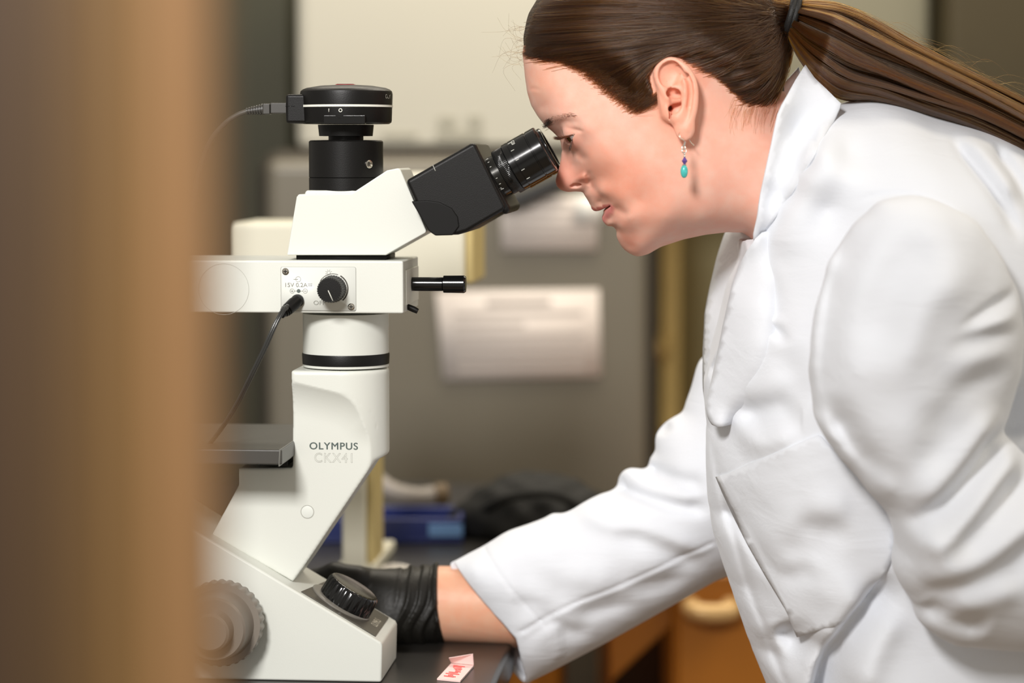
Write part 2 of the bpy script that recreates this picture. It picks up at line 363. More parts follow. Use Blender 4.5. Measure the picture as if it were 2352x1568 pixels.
# right side: door frame with olive wall, cupboards
box('wall_right', bgx(1514, 1.95), 2.6, 2.0, 2.05, 0, 3.0, mat('olive_wall_paint', srgb(176, 166, 128), 0.7, noise=(2, 0.12)), bev=0)['kind'] = 'structure'
box('trim_1', bgx(1512, 1.95), bgx(1560, 1.95), 1.93, 2.0, 0, 2.6, mat('yellow_wood_trim', srgb(240, 208, 134), 0.5, noise=(7, 0.35)), bev=0.008)['kind'] = 'structure'
t = empty('door_latch', tuple(W(1506, 800, 1.93))); tag(t, 'small brass latch on the yellow wooden trim behind her chin', 'latch')
c = np.array(t.location)
lathe('rose', [(0, 0.02), (0.01, 0.019), (0.02, 0.012)], (0, 0, 0), (0, -1, 0), mat('aged_brass', srgb(190, 160, 100), 0.35, 0.6), t, 32)
lathe('knob', [(0.02, 0.010), (0.035, 0.018), (0.05, 0.022), (0.062, 0.016), (0.065, 0.004)], (0, 0, 0), (0, -1, 0), MATS['aged_brass'], t, 32)
r, cx, cy = unit('grey_cupboard', 1750, 2128, -260, 400, 1.8, 0.14, mat('grey_green_paint', srgb(128, 124, 104), 0.6, noise=(2, 0.1)), 'grey green wall cupboard behind the ponytail', 'cupboard')
r, cx, cy = unit('brown_cupboard', 2168, 2900, -260, 700, 1.7, 0.28, mat('dark_brown_paint', srgb(62, 52, 24), 0.6, noise=(3, 0.35)), 'dark brown cupboard at the upper right behind the ponytail', 'cupboard')
# orange wooden cabinet below the reaching sleeve
YO = 0.95
M_or = mat('orange_wood', srgb(168, 104, 26), 0.4, noise=(5, 0.25)); M_kshade = mat('kneehole_shade_wood', srgb(64, 38, 8), 0.6)  # the darker wood paints the shade inside the kneehole
r = empty('wooden_cabinet', (bgx(1600, YO), YO + 0.2, 0)); tag(r, 'orange brown wooden cabinet with a pale handle below the reaching sleeve', 'cabinet'); cx, cy = r.location.x, r.location.y
X = lambda p: bgx(p, YO) - cx
ZT = bgz(1290, YO)
box('body', X(1548), X(2300), -0.2, 0.2, 0, ZT, M_or, r, 0.004)
box('drawer', X(1560), X(1990), -0.216, -0.2, bgz(1760, YO), bgz(1315, YO), M_or, r, 0.004)
o = [q for q in r.children if q.name.startswith('drawer')][0]; tube('handle', [(X(1588), -0.216, bgz(1386, YO)), (X(1590), -0.242, bgz(1388, YO)), (X(1635), -0.247, bgz(1392, YO)), (X(1676), -0.242, bgz(1388, YO)), (X(1678), -0.216, bgz(1386, YO))], 0.012, mat('pale_brass', srgb(216, 178, 120), 0.35, 0.2), o, 12, 24)
prism('slanted_panel', [(X(1402), ZT), (X(1548), ZT), (X(1548), bgz(1440, YO)), (X(1402), bgz(1575, YO))], -0.19, -0.17, M_or, r, 0.003)
box('open_side', X(1402), X(1412), -0.17, 0.2, 0, ZT, M_or, r, 0.002); box('kneehole_back', X(1402), X(1548), 0.0, 0.02, 0, ZT - 0.01, M_kshade, r, 0.002)
# bench: black worktop aligned with the microscope
bx, by = W(795, 1300, 0)[0], 0.0
MROT = Matrix.Rotation(YAW, 4, 'Z')
bench = empty('lab_bench', (bx, by, 0), YAW); tag(bench, 'black topped laboratory bench under the microscope', 'bench')
xe = 0.130
M_blk = mat('black_epoxy', srgb(34, 32, 30), 0.32, noise=(30, 0.25))
box('worktop', -1.3, xe, -0.16, 1.17, BENCH - 0.032, BENCH, M_blk, bench, 0.005)
box('bench_cabinet', -1.28, xe - 0.015, -0.13, 1.15, 0, BENCH - 0.032, M_or, bench, 0.003)
# things at the back of the bench
def BL(px, py):  # point on the bench surface under a pixel, in world
    d = FWD * FPX + np.array([px - 1176.0, 0, 0]) + UPV * (784.0 - py); return CAMP + d * ((BENCH - CAMP[2]) / d[2])
p = BL(962, 1238); t = empty('blue_tray', tuple(p)); tag(t, 'dark blue plastic tray on the bench behind the cream post', 'tray')
M_blue = mat('blue_plastic', srgb(40, 52, 112), 0.35)
box('tray_base', -0.18, 0.05, -0.03, 0.07, 0.0, 0.006, M_blue, t, 0.002)
for a in ((-0.18, 0.05, -0.03, -0.024), (-0.18, 0.05, 0.064, 0.07), (-0.18, -0.174, -0.03, 0.07), (0.044, 0.05, -0.03, 0.07)): box('tray_wall', *a, 0.004, 0.028, M_blue, t, 0.002)
box('label_plate', 0.012, 0.05, -0.0325, -0.03, 0.008, 0.022, mat('pale_blue_label', srgb(110, 150, 200), 0.4), t, 0.0005)
# ------------------------------------------------------------------ microscope (local frame: x towards the eyepieces, y away from the camera, z up)
SX = W(795, 784, 0)[0]
scope = empty('microscope', (SX, 0, BENCH), YAW)
tag(scope, 'white inverted microscope with black eyepieces and a camera on top', 'microscope')
MI = np.array((Matrix.Translation((SX, 0, BENCH)) @ MROT).inverted())
CL = (MI @ np.append(CAMP, 1))[:3]
def L(px, py, y=0.0):
    d = MI[:3, :3] @ (FWD * FPX + np.array([px - 1176.0, 0, 0]) + UPV * (784.0 - py)); return CL + d * ((y - CL[1]) / d[1])
def L2(pts, y): return [tuple(L(p[0], p[1], y)[[0, 2]]) for p in pts]
M_white = mat('scope_white_enamel', srgb(219, 221, 213), 0.38, bump=(900, 0.05)); M_blackp = mat('scope_black_satin', srgb(17, 16, 15), 0.42, bump=(1400, 0.10), spec=0.25)
M_gloss = mat('scope_black_gloss', srgb(16, 16, 16), 0.16); M_dkgrey = mat('scope_dark_grey', srgb(74, 70, 62), 0.4); M_line = mat('white_print', srgb(225, 225, 215), 0.5)
M_gprint = mat('grey_green_print', srgb(84, 96, 92), 0.5); M_lprint = mat('pale_grey_print', srgb(176, 176, 168), 0.5); M_chrome = mat('bright_steel', srgb(205, 200, 190), 0.22, 1.0)
YF_, YBk = -0.048, 0.046
# --- base wedge
bp = L2([(300, 1128), (478, 1236), (874, 1474), (878, 1482), (876, 1570), (300, 1570)], YF_); bp[-1] = (bp[-1][0], 0.0); bp[-2] = (bp[-2][0], 0.0)
prism('base', bp, YF_, YBk, M_white, scope, 0.0022)
# slanted control panel on the wedge
a0 = np.array(L(478, 1236, YF_)); a1 = np.array(L(874, 1474, YF_)); sd = (a1 - a0); sd[1] = 0; sl = np.linalg.norm(sd); sd = sd / sl; nd = np.array([-sd[2], 0, sd[0]])
def S(t, y, n=0.0): return a0 * np.array([1, 0, 1]) + sd * t + np.array([0, y, 0]) + nd * n       # t along the slope, y across, n above it
def slant_poly(name, pts, n0, n1, m, bev=0.0004, par=None):
    k = len(pts); bm = bmesh.new(); A = [bm.verts.new(S(p[0], p[1], n0)) for p in pts]; B = [bm.verts.new(S(p[0], p[1], n1)) for p in pts]
    bm.faces.new(A); bm.faces.new(B[::-1])
    for i in range(k): bm.faces.new([A[i], B[i], B[(i + 1) % k], A[(i + 1) % k]])
    return add_bevel(obj(name, from_bm(bm), m, par or scope), bev)
t0 = np.linalg.norm((np.array(L(684, 1358, YF_)) - a0)); 
plate = slant_poly('control_plate', [(t0 + 0.002, YF_ + 0.006), (sl - 0.006, YF_ + 0.006), (sl - 0.006, YBk - 0.007), (t0 + 0.012, YBk - 0.007)], 0.0, 0.0009, M_dkgrey)
kc = (t0 + sl) / 2 - 0.004
lathe('dial_flange', [(0, 0.0275), (0.0012, 0.0275), (0.0022, 0.0255), (0.0023, 0.02)], S(kc - 0.002, -0.006, 0.0006), nd, mat('grey_ring', srgb(120, 116, 108), 0.35), scope, 64)
lathe('brightness_dial', [(0, 0.0235), (0.002, 0.0238), (0.0145, 0.0232), (0.0165, 0.0215), (0.017, 0.019), (0.0172, 0.002)], S(kc + 0.001, -0.006, 0.0025), nd, M_gloss, scope, 144, 0.9, scallop=(24, 0.0009, 1, 2))
text('dial_lettering', 'OLYMPUS', S(sl - 0.0125, -0.002, 0.001), np.array([0, 1.0, 0]), -sd, 0.027, 0.0062, mat('pale_print', srgb(196, 190, 172), 0.5), scope, 0.0)
# --- focus knob on the near side
fk = L(505, 1432, YF_ - 0.02)
M_knob = mat('knob_grey', srgb(128, 120, 110), 0.35)
lathe('focus_knob_collar', [(0, 0.030), (0.012, 0.030), (0.013, 0.028)], (fk[0], YF_ + 0.001, fk[2]), (0, -1, 0), M_knob, scope, 64)
o = lathe('focus_knob', [(0.008, 0.0335), (0.010, 0.0352), (0.022, 0.0352), (0.024, 0.034), (0.0242, 0.029), (0.030, 0.0275), (0.044, 0.0262), (0.046, 0.0245), (0.0462, 0.017), (0.048, 0.0165), (0.058, 0.0155), (0.060, 0.0135), (0.0602, 0.001)], (fk[0], YF_, fk[2]), (0, -1, 0), M_knob, scope, 180, 0.6, scallop=(30, 0.0014, 1, 2))
lathe('focus_knob', [(0.0, 0.0335), (0.002, 0.0352), (0.018, 0.0352), (0.020, 0.034), (0.0202, 0.027), (0.04, 0.025), (0.042, 0.02), (0.0422, 0.001)], (fk[0], YBk, fk[2]), (0, 1, 0), M_knob, scope, 180, 0.6, scallop=(30, 0.0014, 1, 2))
# --- pillar: slanted leg and upper column in one casting, its front scooped back below a curved edge
YL = 0.027
out = L2([(667, 847), (672, 843), (894, 845), (895, 1052), (863, 1065), (704, 1302), (674, 1343), (478, 1231), (543, 1112), (543, 1069), (667, 1069)], -YL)
crv = catmull(np.array(L2([(640, 866), (669, 874), (725, 888), (784, 903), (818, 920), (846, 945), (857, 968), (861, 1000), (862, 1075), (862, 1110)], -0.032)), 40)
reg = np.vstack([crv, L2([(862, 1400), (400, 1400), (400, 830)], -0.032)])
ccx = L(795, 900, 0)[0]; RC = 0.0362
def f_pillar(P):
    x, y, z = P[:, 0], P[:, 1], P[:, 2]; d2 = sd_poly(x, z, out) + 0.002
    st = np.where(x > ccx, np.hypot(x - ccx, y) - RC, np.abs(y) - RC); r = smax(d2, st, 0.0035) - 0.0
    dr = sd_poly(x, z, reg); t = np.clip(d_line(x, z, crv[:24])[0] / 0.030, 0, 1); lim = -YL - (RC - YL) * (1 - t) ** 2.2
    cut = np.where(dr < 0, lim - y, -dr * 0.8); cutb = np.where(dr < 0, lim + y, -dr * 0.8)   # front and back scoops
    return np.maximum(np.maximum(r, np.minimum(cut, 0.02)), np.minimum(cutb, 0.02))
p0 = np.array(out).min(0); p1 = np.array(out).max(0)
V, F = sdf_mesh(f_pillar, (p0[0] - 0.006, -0.044, p0[1] - 0.006), (p1[0] + 0.006, 0.044, p1[1] + 0.006), 0.0013)
me = mesh_np(V, F); pillar = obj('pillar', me, M_white, scope)
c = L(706, 1175, -YL); lathe('plug', [(0, 0.0050), (0.0002, 0.0050), (0.0003, 0.0047)], (c[0], -YL, c[2]), (0, -1, 0), mat('plug_white', srgb(224, 227, 220), 0.4), scope, 40)
lathe('plug_groove', [(0, 0.0057), (0.0002, 0.0057)], (c[0], -YL, c[2]), (0, -1, 0), M_lprint, scope, 40)
c = L(766.5, 1024, -YL); text('maker_name', 'OLYMPUS', (c[0], -YL, c[2]), (1, 0, 0), (0, 0, 1), 0.0405, 0.0060, M_gprint, scope, 0.0, 1.12, weight=0.022)
c = L(766, 1051, -YL); text('model_number', 'CKX41', (c[0], -YL, c[2]), (1, 0, 0), (0, 0, 1), 0.0315, 0.0078, M_lprint, scope, 0.0, 1.15, outline=0.012)
# --- illumination column and black ring
cz = lambda py: L(795, py, -0.036)[2]
lathe('column', [(0, 0.0358), (cz(722) - cz(846), 0.0358)], (ccx, 0, cz(846) - 0.001), (0, 0, 1), M_white, scope, 96)
lathe('column_ring', [(0, 0.0345), (0.0005, 0.0362), (0.0085, 0.0366), (0.0095, 0.0362), (0.0098, 0.0345)], (ccx, 0, cz(844)), (0, 0, 1), M_blackp, scope, 96)
# --- stage
st = empty('stage', parent=scope); za = L(560, 1032, -0.085)[2]
prism('stage_plate', [(L(250, 1, -0.085)[0], za - 0.012), (L(640, 1, -0.085)[0], za - 0.012), (L(640, 1, -0.085)[0], za), (L(250, 1, -0.085)[0], za)], -0.085, 0.10, mat('stage_black', srgb(70, 68, 64), 0.35), st, 0.0012)
prism('stage_edge', [(L(632, 1, -0.085)[0], za - 0.0135), (L(652, 1, -0.05)[0], za - 0.0135), (L(655, 1, -0.05)[0], za + 0.0005), (L(634, 1, -0.085)[0], za + 0.0005)], -0.0858, 0.08, mat('stage_grey_edge', srgb(120, 120, 114), 0.4), st, 0.001)
box('stage_bracket', L(600, 1, 0)[0], L(668, 1, 0)[0], -0.03, 0.03, za - 0.02, za - 0.012, M_blackp, st, 0.001)
# --- illuminator arm
ar = empty('illuminator_arm', parent=scope); YA, YAb = -0.047, 0.052
ap = L2([(300, 597), (926, 597), (926, 720), (300, 720)], YA); z0a = ap[2][1]; z1a = ap[0][1]
prism('arm_housing', [(ap[0][0], z1a), (ap[1][0], z1a), (ap[1][0], z0a), (ap[0][0], z0a)], YA, YAb, M_white, ar, 0.0015)
AF = lambda px, py: L(px, py, YA)
def ring_flat(name, c, r, w, m, par, n=72, a0=0, a1=2 * math.pi, y=YA):
    V = []; F = []; k = n + 1
    for i in range(k):
        a = a0 + (a1 - a0) * i / n
        for rr in (r - w / 2, r + w / 2): V.append((c[0] + rr * math.cos(a), y - 0.00015, c[2] + rr * math.sin(a)))
    for i in range(n): F.append([2 * i, 2 * i + 1, 2 * i + 3, 2 * i + 2])
    return obj(name, mesh_np(V, F), m, par, False)
ring_flat('round_cover_outline', AF(514, 664), 0.0208, 0.0003, M_lprint, ar)
# rounded control plate
def rrect(a, b, r, n=6):
    (x0, z0), (x1, z1) = a, b; P = []
    for cx_, cz_, s in ((x1 - r, z1 - r, 0), (x0 + r, z1 - r, 1), (x0 + r, z0 + r, 2), (x1 - r, z0 + r, 3)):
        for i in range(n + 1): t = math.pi / 2 * (s + i / n); P.append((cx_ + r * math.cos(t), cz_ + r * math.sin(t)))
    return P
a_, b_ = AF(645, 714), AF(818, 612.5)
prism('plate_outline', rrect((a_[0], a_[2]), (b_[0], b_[2]), 0.0018), YA - 0.0002, YA + 0.001, M_lprint, ar, 0)
prism('control_plate', rrect((a_[0] + 0.0004, a_[2] + 0.0004), (b_[0] - 0.0004, b_[2] - 0.0004), 0.0016), YA - 0.0004, YA + 0.001, mat('plate_white', srgb(224, 226, 219), 0.42), ar, 0)
YP = YA - 0.0004
for q in ((656, 623), (807, 704)):
    c = AF(*q); s_ = lathe('screw', [(0, 0.0028), (0.0006, 0.0028), (0.0012, 0.002), (0.0013, 0.0002)], (c[0], YP, c[2]), (0, -1, 0), M_chrome, ar, 32)
    for dx, dz in ((0.0016, 0.0003), (0.0003, 0.0016)): box('screw_slot', c[0] - dx, c[0] + dx, YP - 0.0015, YP - 0.0011, c[2] - dz, c[2] + dz, M_blackp, s_, 0)
def AP(px, py): c = L(px, py, YP); return (c[0], YP - 0.0002, c[2])
text('plate_lettering', '15V 0.2A', AP(681, 654), (1, 0, 0), (0, 0, 1), 0.0182, 0.0034, mat('plate_print', srgb(140, 140, 132), 0.5), ar)
text('plate_lettering', 'OFF', AP(734, 695), (1, 0, 0), (0, 0, 1), 0.0098, 0.0034, MATS['plate_print'], ar)
pp = MATS['plate_print']
c = AP(712, 654); 
for dz in (0.0008, -0.0006): box('direct_current_sign', c[0] - 0.0018, c[0] + 0.0018, YP - 0.0004, YP, c[2] + dz - 0.0001, c[2] + dz + 0.0001, pp, ar, 0)
ring_flat('input_sign', AP(685, 641), 0.0021, 0.0003, pp, ar, 40, y=YP); c = AP(681, 641); box('input_sign_arrow', c[0] - 0.0024, c[0] + 0.0012, YP - 0.0004, YP, c[2] - 0.0001, c[2] + 0.0001, pp, ar, 0)
for px_, sgn in ((671, 1), (701, 0)):
    c = AP(px_, 668); ring_flat('polarity_sign', c, 0.0018, 0.0003, pp, ar, 32, y=YP); box('polarity_mark', c[0] - 0.001, c[0] + 0.001, YP - 0.0004, YP, c[2] - 0.0001, c[2] + 0.0001, pp, ar, 0)
    if sgn: box('polarity_mark', c[0] - 0.0001, c[0] + 0.0001, YP - 0.0004, YP, c[2] - 0.001, c[2] + 0.001, pp, ar, 0)
ring_flat('polarity_sign', AP(686, 668), 0.0008, 0.0015, M_gprint, ar, 24, y=YP); c = AP(686, 668); box('polarity_line', c[0] - 0.0036, c[0] + 0.0036, YP - 0.0003, YP, c[2] - 0.0001, c[2] + 0.0001, pp, ar, 0)
c = AP(755, 626); ring_flat('lamp_sign', c, 0.0013, 0.0003, pp, ar, 24, y=YP)
for k in range(8):
    a = math.pi * k / 4 + 0.39; box('lamp_ray', -0.0005, 0.0005, -0.0001, 0.0001, -0.0001, 0.0001, pp, ar, 0); o = ar.children[-1]; o = [q for q in ar.children if q.name.startswith('lamp_ray')][-1]
    o.location = (c[0] + 0.0023 * math.cos(a), YP - 0.0002, c[2] + 0.0023 * math.sin(a)); o.rotation_euler = (0, -a, 0)
c = AP(765, 663); ring_flat('scale_arc', c, 0.0122, 0.0011, M_dkgrey, ar, 48, math.radians(-50), math.radians(60), YP); ring_flat('scale_arc', c, 0.0122, 0.0005, M_dkgrey, ar, 48, math.radians(70), math.radians(150), YP)
kn = lathe('dimmer_knob', [(0, 0.0106), (0.001, 0.0112), (0.004, 0.0112), (0.006, 0.0108), (0.019, 0.0102), (0.0205, 0.0092), (0.0206, 0.001)], (c[0], YP, c[2]), (0, -1, 0), M_blackp, ar, 160, 0.5, scallop=(32, 0.0005, 1, 4))
box('pointer', -0.0003, 0.0003, -0.0003, 0.0003, -0.0046, 0.0046, M_line, kn, 0); o = kn.children[0]; o.location = (c[0] + 0.0012, YP - 0.0207, c[2] - 0.0044); o.rotation_euler = (0, -0.42, 0)
# power plug and cord
c = np.array(AP(684, 690)); 
lathe('power_socket', [(0, 0.0052), (0.003, 0.0052), (0.0032, 0.004)], tuple(c), (0, -1, 0), M_blackp, ar, 40)
ax = np.array([-0.55, -0.62, -0.55]); lathe('plug', [(-0.001, 0.0046), (0.004, 0.0054), (0.012, 0.0050), (0.0125, 0.0043), (0.014, 0.0048), (0.0145, 0.0040), (0.016, 0.0042), (0.0165, 0.0034), (0.020, 0.003), (0.0205, 0.0015)], tuple(c + np.array([0.0, -0.003, 0.0])), tuple(ax), M_blackp, ar, 40, 0.4)
M_cord = mat('cord_grey_gloss', srgb(46, 46, 44), 0.2)
for dx, bow in ((0.0, 0.0), (-0.0022, 0.002)):
    P = [c + np.array([-0.008, -0.012, -0.009])] + [np.array(L(px, py, yy)) + np.array([dx, 0, dx * 0.5]) for px, py, yy in ((660 , 702, -0.07), (638, 738, -0.078), (610, 800, -0.082), (580, 862, -0.08), (548, 925, -0.072), (512, 982, -0.06), (470, 1035, -0.04), (420, 1090, -0.02))]
    tube('power_cord', P, 0.00135, M_cord, ar, 8, 60)
# slider rod and lever on the arm end
xe_ = ap[1][0]; c = L(940, 652, 0.0); rz_ = c[2]
box('end_plate', xe_ - 0.0005, xe_ + 0.0012, YA + 0.012, YAb - 0.006, z0a + 0.006, z1a - 0.008, mat('end_plate_white', srgb(226, 226, 216), 0.45), ar, 0.0006)
rl = L(1070, 652, 0.0)[0] - xe_
lathe('slider_rod', [(0, 0.0078), (0.001, 0.0058), (rl * 0.58, 0.0058), (rl * 0.585, 0.0052), (rl * 0.60, 0.0072), (rl * 0.97, 0.0074), (rl, 0.0064), (rl + 0.0002, 0.001)], (xe_, 0.0, rz_), (1, 0, 0), M_gloss, ar, 48)
c = L(934, 702, -0.02); tube('lever', [(xe_ - 0.002, -0.02, c[2]), (xe_ + 0.005, -0.02, c[2] - 0.0028), (xe_ + 0.0085, -0.02, c[2] - 0.0045)], [0.0024, 0.0026, 0.0022], M_blackp, ar, 14)
# --- trinocular head
hd = empty('observation_head', parent=scope); YH = -0.034
hp = L2([(659, 586), (681, 452), (686, 446), (808, 444), (889, 391), (914, 386), (920, 389), (979, 530), (977, 535), (886, 586)], YH)
prism('head_housing', hp, YH, -YH, M_white, hd, 0.003, 4)
tp = L2([(698, 450), (702, 437), (808, 437), (830, 440), (800, 455)], -0.03); prism('head_ledge', tp, -0.03, 0.03, M_white, hd, 0.0018)
box('head_foot', L(690, 1, 0)[0], L(895, 1, 0)[0], -0.028, 0.028, z1a - 0.0005, hp[0][1] + 0.001, M_blackp, hd, 0)
# photo tube
tz = lambda py: L(795, py, -0.02)[2]; tcx = L(795, 380, 0)[0]
lathe('photo_tube', [(0, 0.0308), (tz(409) - tz(437), 0.0308), (tz(408) - tz(437), 0.0302), (tz(407) - tz(437), 0.0308), (tz(325) - tz(437), 0.0308), (tz(322) - tz(437), 0.0296), (tz(321) - tz(437), 0.0145), (tz(311) - tz(437), 0.0145)], (tcx, 0, tz(437)), (0, 0, 1), M_blackp, hd, 96)
c = L(862, 377, -0.021); lathe('set_screw', [(0, 0.0036), (0.0018, 0.0034), (0.0022, 0.0024), (0.001, 0.0020), (0.001, 0.0002)], (tcx + 0.0215, -0.0212, c[2]), (0.7, -0.71, 0), M_chrome, hd, 32)
# --- digital camera
cm = empty('digital_camera', parent=scope)
lathe('mount_ring', [(0, 0.0222), (tz(286) - tz(312), 0.0232)], (tcx, 0, tz(312)), (0, 0, 1), M_blackp, cm, 64)
zb_ = tz(284); H_ = tz(204) - zb_
lathe('camera_body', [(0, 0.0355), (0.0012, 0.0372), (0.003, 0.0376), (H_ - 0.004, 0.0384), (H_ - 0.0015, 0.0378), (H_, 0.036), (H_ + 0.0012, 0.033), (H_ + 0.003, 0.022), (H_ + 0.0036, 0.012), (H_ + 0.0037, 0.001)], (tcx + 0.0005, 0, zb_), (0, 0, 1), M_blackp, cm, 128, 0.35)
zs = tz(243) - zb_; R_ = 0.0386
V = []; F = []; n = 60
for i in range(n + 1):
    a = math.radians(-148 + 150 * i / n)
    for dz in (-0.0009, 0.0009): V.append((tcx + 0.0005 + R_ * math.cos(a), R_ * math.sin(a), zb_ + zs + dz))
for i in range(n): F.append([2 * i, 2 * i + 2, 2 * i + 3, 2 * i + 1])
obj('white_stripe', mesh_np(V, F), M_line, cm)
c = L(681, 250, -0.012); bx0, bx1 = L(658, 1, -0.012)[0], L(712, 1, -0.012)[0]
box('connector_block', bx0, bx1, -0.020, 0.020, tz(283), tz(216), M_blackp, cm, 0.0025)
box('connector_seam', bx0 - 0.0001, bx1 - 0.012, -0.0202, 0.02, tz(244), tz(243), M_gloss, cm, 0)
box('switch_recess', tcx - 0.0125, tcx + 0.0215, -0.0376, -0.030, tz(284) - 0.0005, tz(265), M_gloss, cm, 0.0006)
c = (tcx - 0.0165 + 0.0045, -0.0381, tz(254)); box('power_mark', tcx - 0.0083, tcx - 0.0079, -0.0382, -0.037, tz(258), tz(250), M_line, cm, 0)
ring_flat('power_mark', (tcx + 0.0015, 0, tz(254)), 0.0013, 0.0005, M_line, cm, 32, y=-0.0384)
text('camera_lettering', 'OLY', (tcx + 0.0368, -0.0118, tz(221)), (0.30, 0.954, 0), (0, 0, 1), 0.010, 0.0034, M_lprint, cm)
bm = bmesh.new(); me = prism_mesh([(tcx - 0.0075, 0), (tcx + 0.0075, 0), (tcx + 0.0075, 0.0012), (tcx - 0.0075, 0.0012)], -0.006, 0.006); bm.free(); lg = obj('top_badge', me, mat('red_badge', srgb(150, 40, 48), 0.3), cm); lg.location.z = zb_ + H_ + 0.0030
lb = obj('badge_face', prism_mesh([(tcx - 0.0066, 0), (tcx + 0.0066, 0), (tcx + 0.0066, 0.0004), (tcx - 0.0066, 0.0004)], -0.005, 0.005), M_gloss, lg); lb.location.z = 0.0011
# usb cable
cb = empty('usb_cable', parent=scope); c0 = L(658, 249, -0.012)
box('usb_plug', c0[0] - 0.0125, c0[0] + 0.001, c0[1] - 0.0055, c0[1] + 0.0055, c0[2] - 0.0042, c0[2] + 0.0045, mat('usb_grey', srgb(62, 60, 56), 0.45), cb, 0.0008)
box('usb_shell', c0[0] - 0.019, c0[0] - 0.0128, c0[1] - 0.0058, c0[1] + 0.0058, c0[2] - 0.0050, c0[2] + 0.0040, MATS['usb_grey'], cb, 0.001)
pr = []
for i in range(7): pr += [(0.0022 * i, 0.0046 - 0.0003 * i), (0.0022 * i + 0.0013, 0.0046 - 0.0003 * i), (0.0022 * i + 0.0014, 0.0034 - 0.0003 * i), (0.0022 * i + 0.0021, 0.0034 - 0.0003 * i)]
lathe('strain_relief', pr, (c0[0] - 0.019, c0[1], c0[2] - 0.0006), (-1, 0, -0.12), MATS['usb_grey'], cb, 24)
tube('cable', [np.array(L(px, py, yy)) for px, py, yy in ((572, 254, -0.012), (545, 264, -0.012), (515, 285, -0.01), (480, 330, 0.0), (450, 420, 0.03), (430, 560, 0.06))], 0.0021, mat('cable_grey', srgb(80, 76, 68), 0.5), cb, 10, 40)
# --- binocular eyepiece tubes, tilted 30 degrees
ey = empty('eyepiece_tubes', parent=scope)
TA = math.radians(29.3); ta = np.array([math.cos(TA), 0, math.sin(TA)]); tn = np.array([-math.sin(TA), 0, math.cos(TA)])
IPD = 0.031; e0 = np.array(L(1252, 342.5, -IPD)); 
def E(t, n, y=0.0): return np.array([e0[0], y, e0[2]]) + ta * t + tn * n     # t along the optical axis (0 at eye end), n across
def tinv(px, py, y): q = np.array(L(px, py, y)) - np.array([e0[0], y, e0[2]]); return q @ ta, q @ tn
YT = -0.055
tp = [tinv(px, py, YT) for px, py in ((931, 415), (1087, 326), (1094, 333), (1163, 476), (1158, 484), (1072, 533), (1052, 539), (997, 541), (984, 530), (946, 448))]
V0 = [E(t, n, YT) for t, n in tp]; 
bd = prism('tube_body', [(v[0], v[2]) for v in V0], YT, -YT, M_blackp, ey, 0.017, 8)
pv = [E(*tinv(px, py, YT)) for px, py in ((945, 462), (985, 530), (1000, 541), (1040, 540), (1055, 520), (1052, 498), (1038, 478), (1010, 464), (980, 460))]
prism('tube_cheek', [(v[0], v[2]) for v in pv], YT - 0.0012, YT + 0.01, mat('scope_black_matt', srgb(14, 13, 12), 0.55, spec=0.2), ey, 0.001)
seam = [E(*tinv(px, py, YT)) for px, py in ((994, 379), (1000, 392))]
tube('tube_mark', [np.array([seam[0][0], YT + 0.0006, seam[0][2]]), np.array([seam[1][0], YT - 0.0002, seam[1][2]])], 0.0003, M_lprint, ey, 6)
tb = tinv(1125, 403, -IPD)[0]
pl_ = [E(t, n) for t, n in ((tb - 0.004, 0.0315), (tb + 0.0035, 0.0300), (tb + 0.0035, -0.0300), (tb - 0.004, -0.0315))]
prism('tube_end_plate', [(v[0], v[2]) for v in pl_], YT + 0.002, -YT - 0.002, M_blackp, ey, 0.004, 4)
M_ringm = mat('ring_black_metal', srgb(40, 39, 36), 0.22, 0.5)
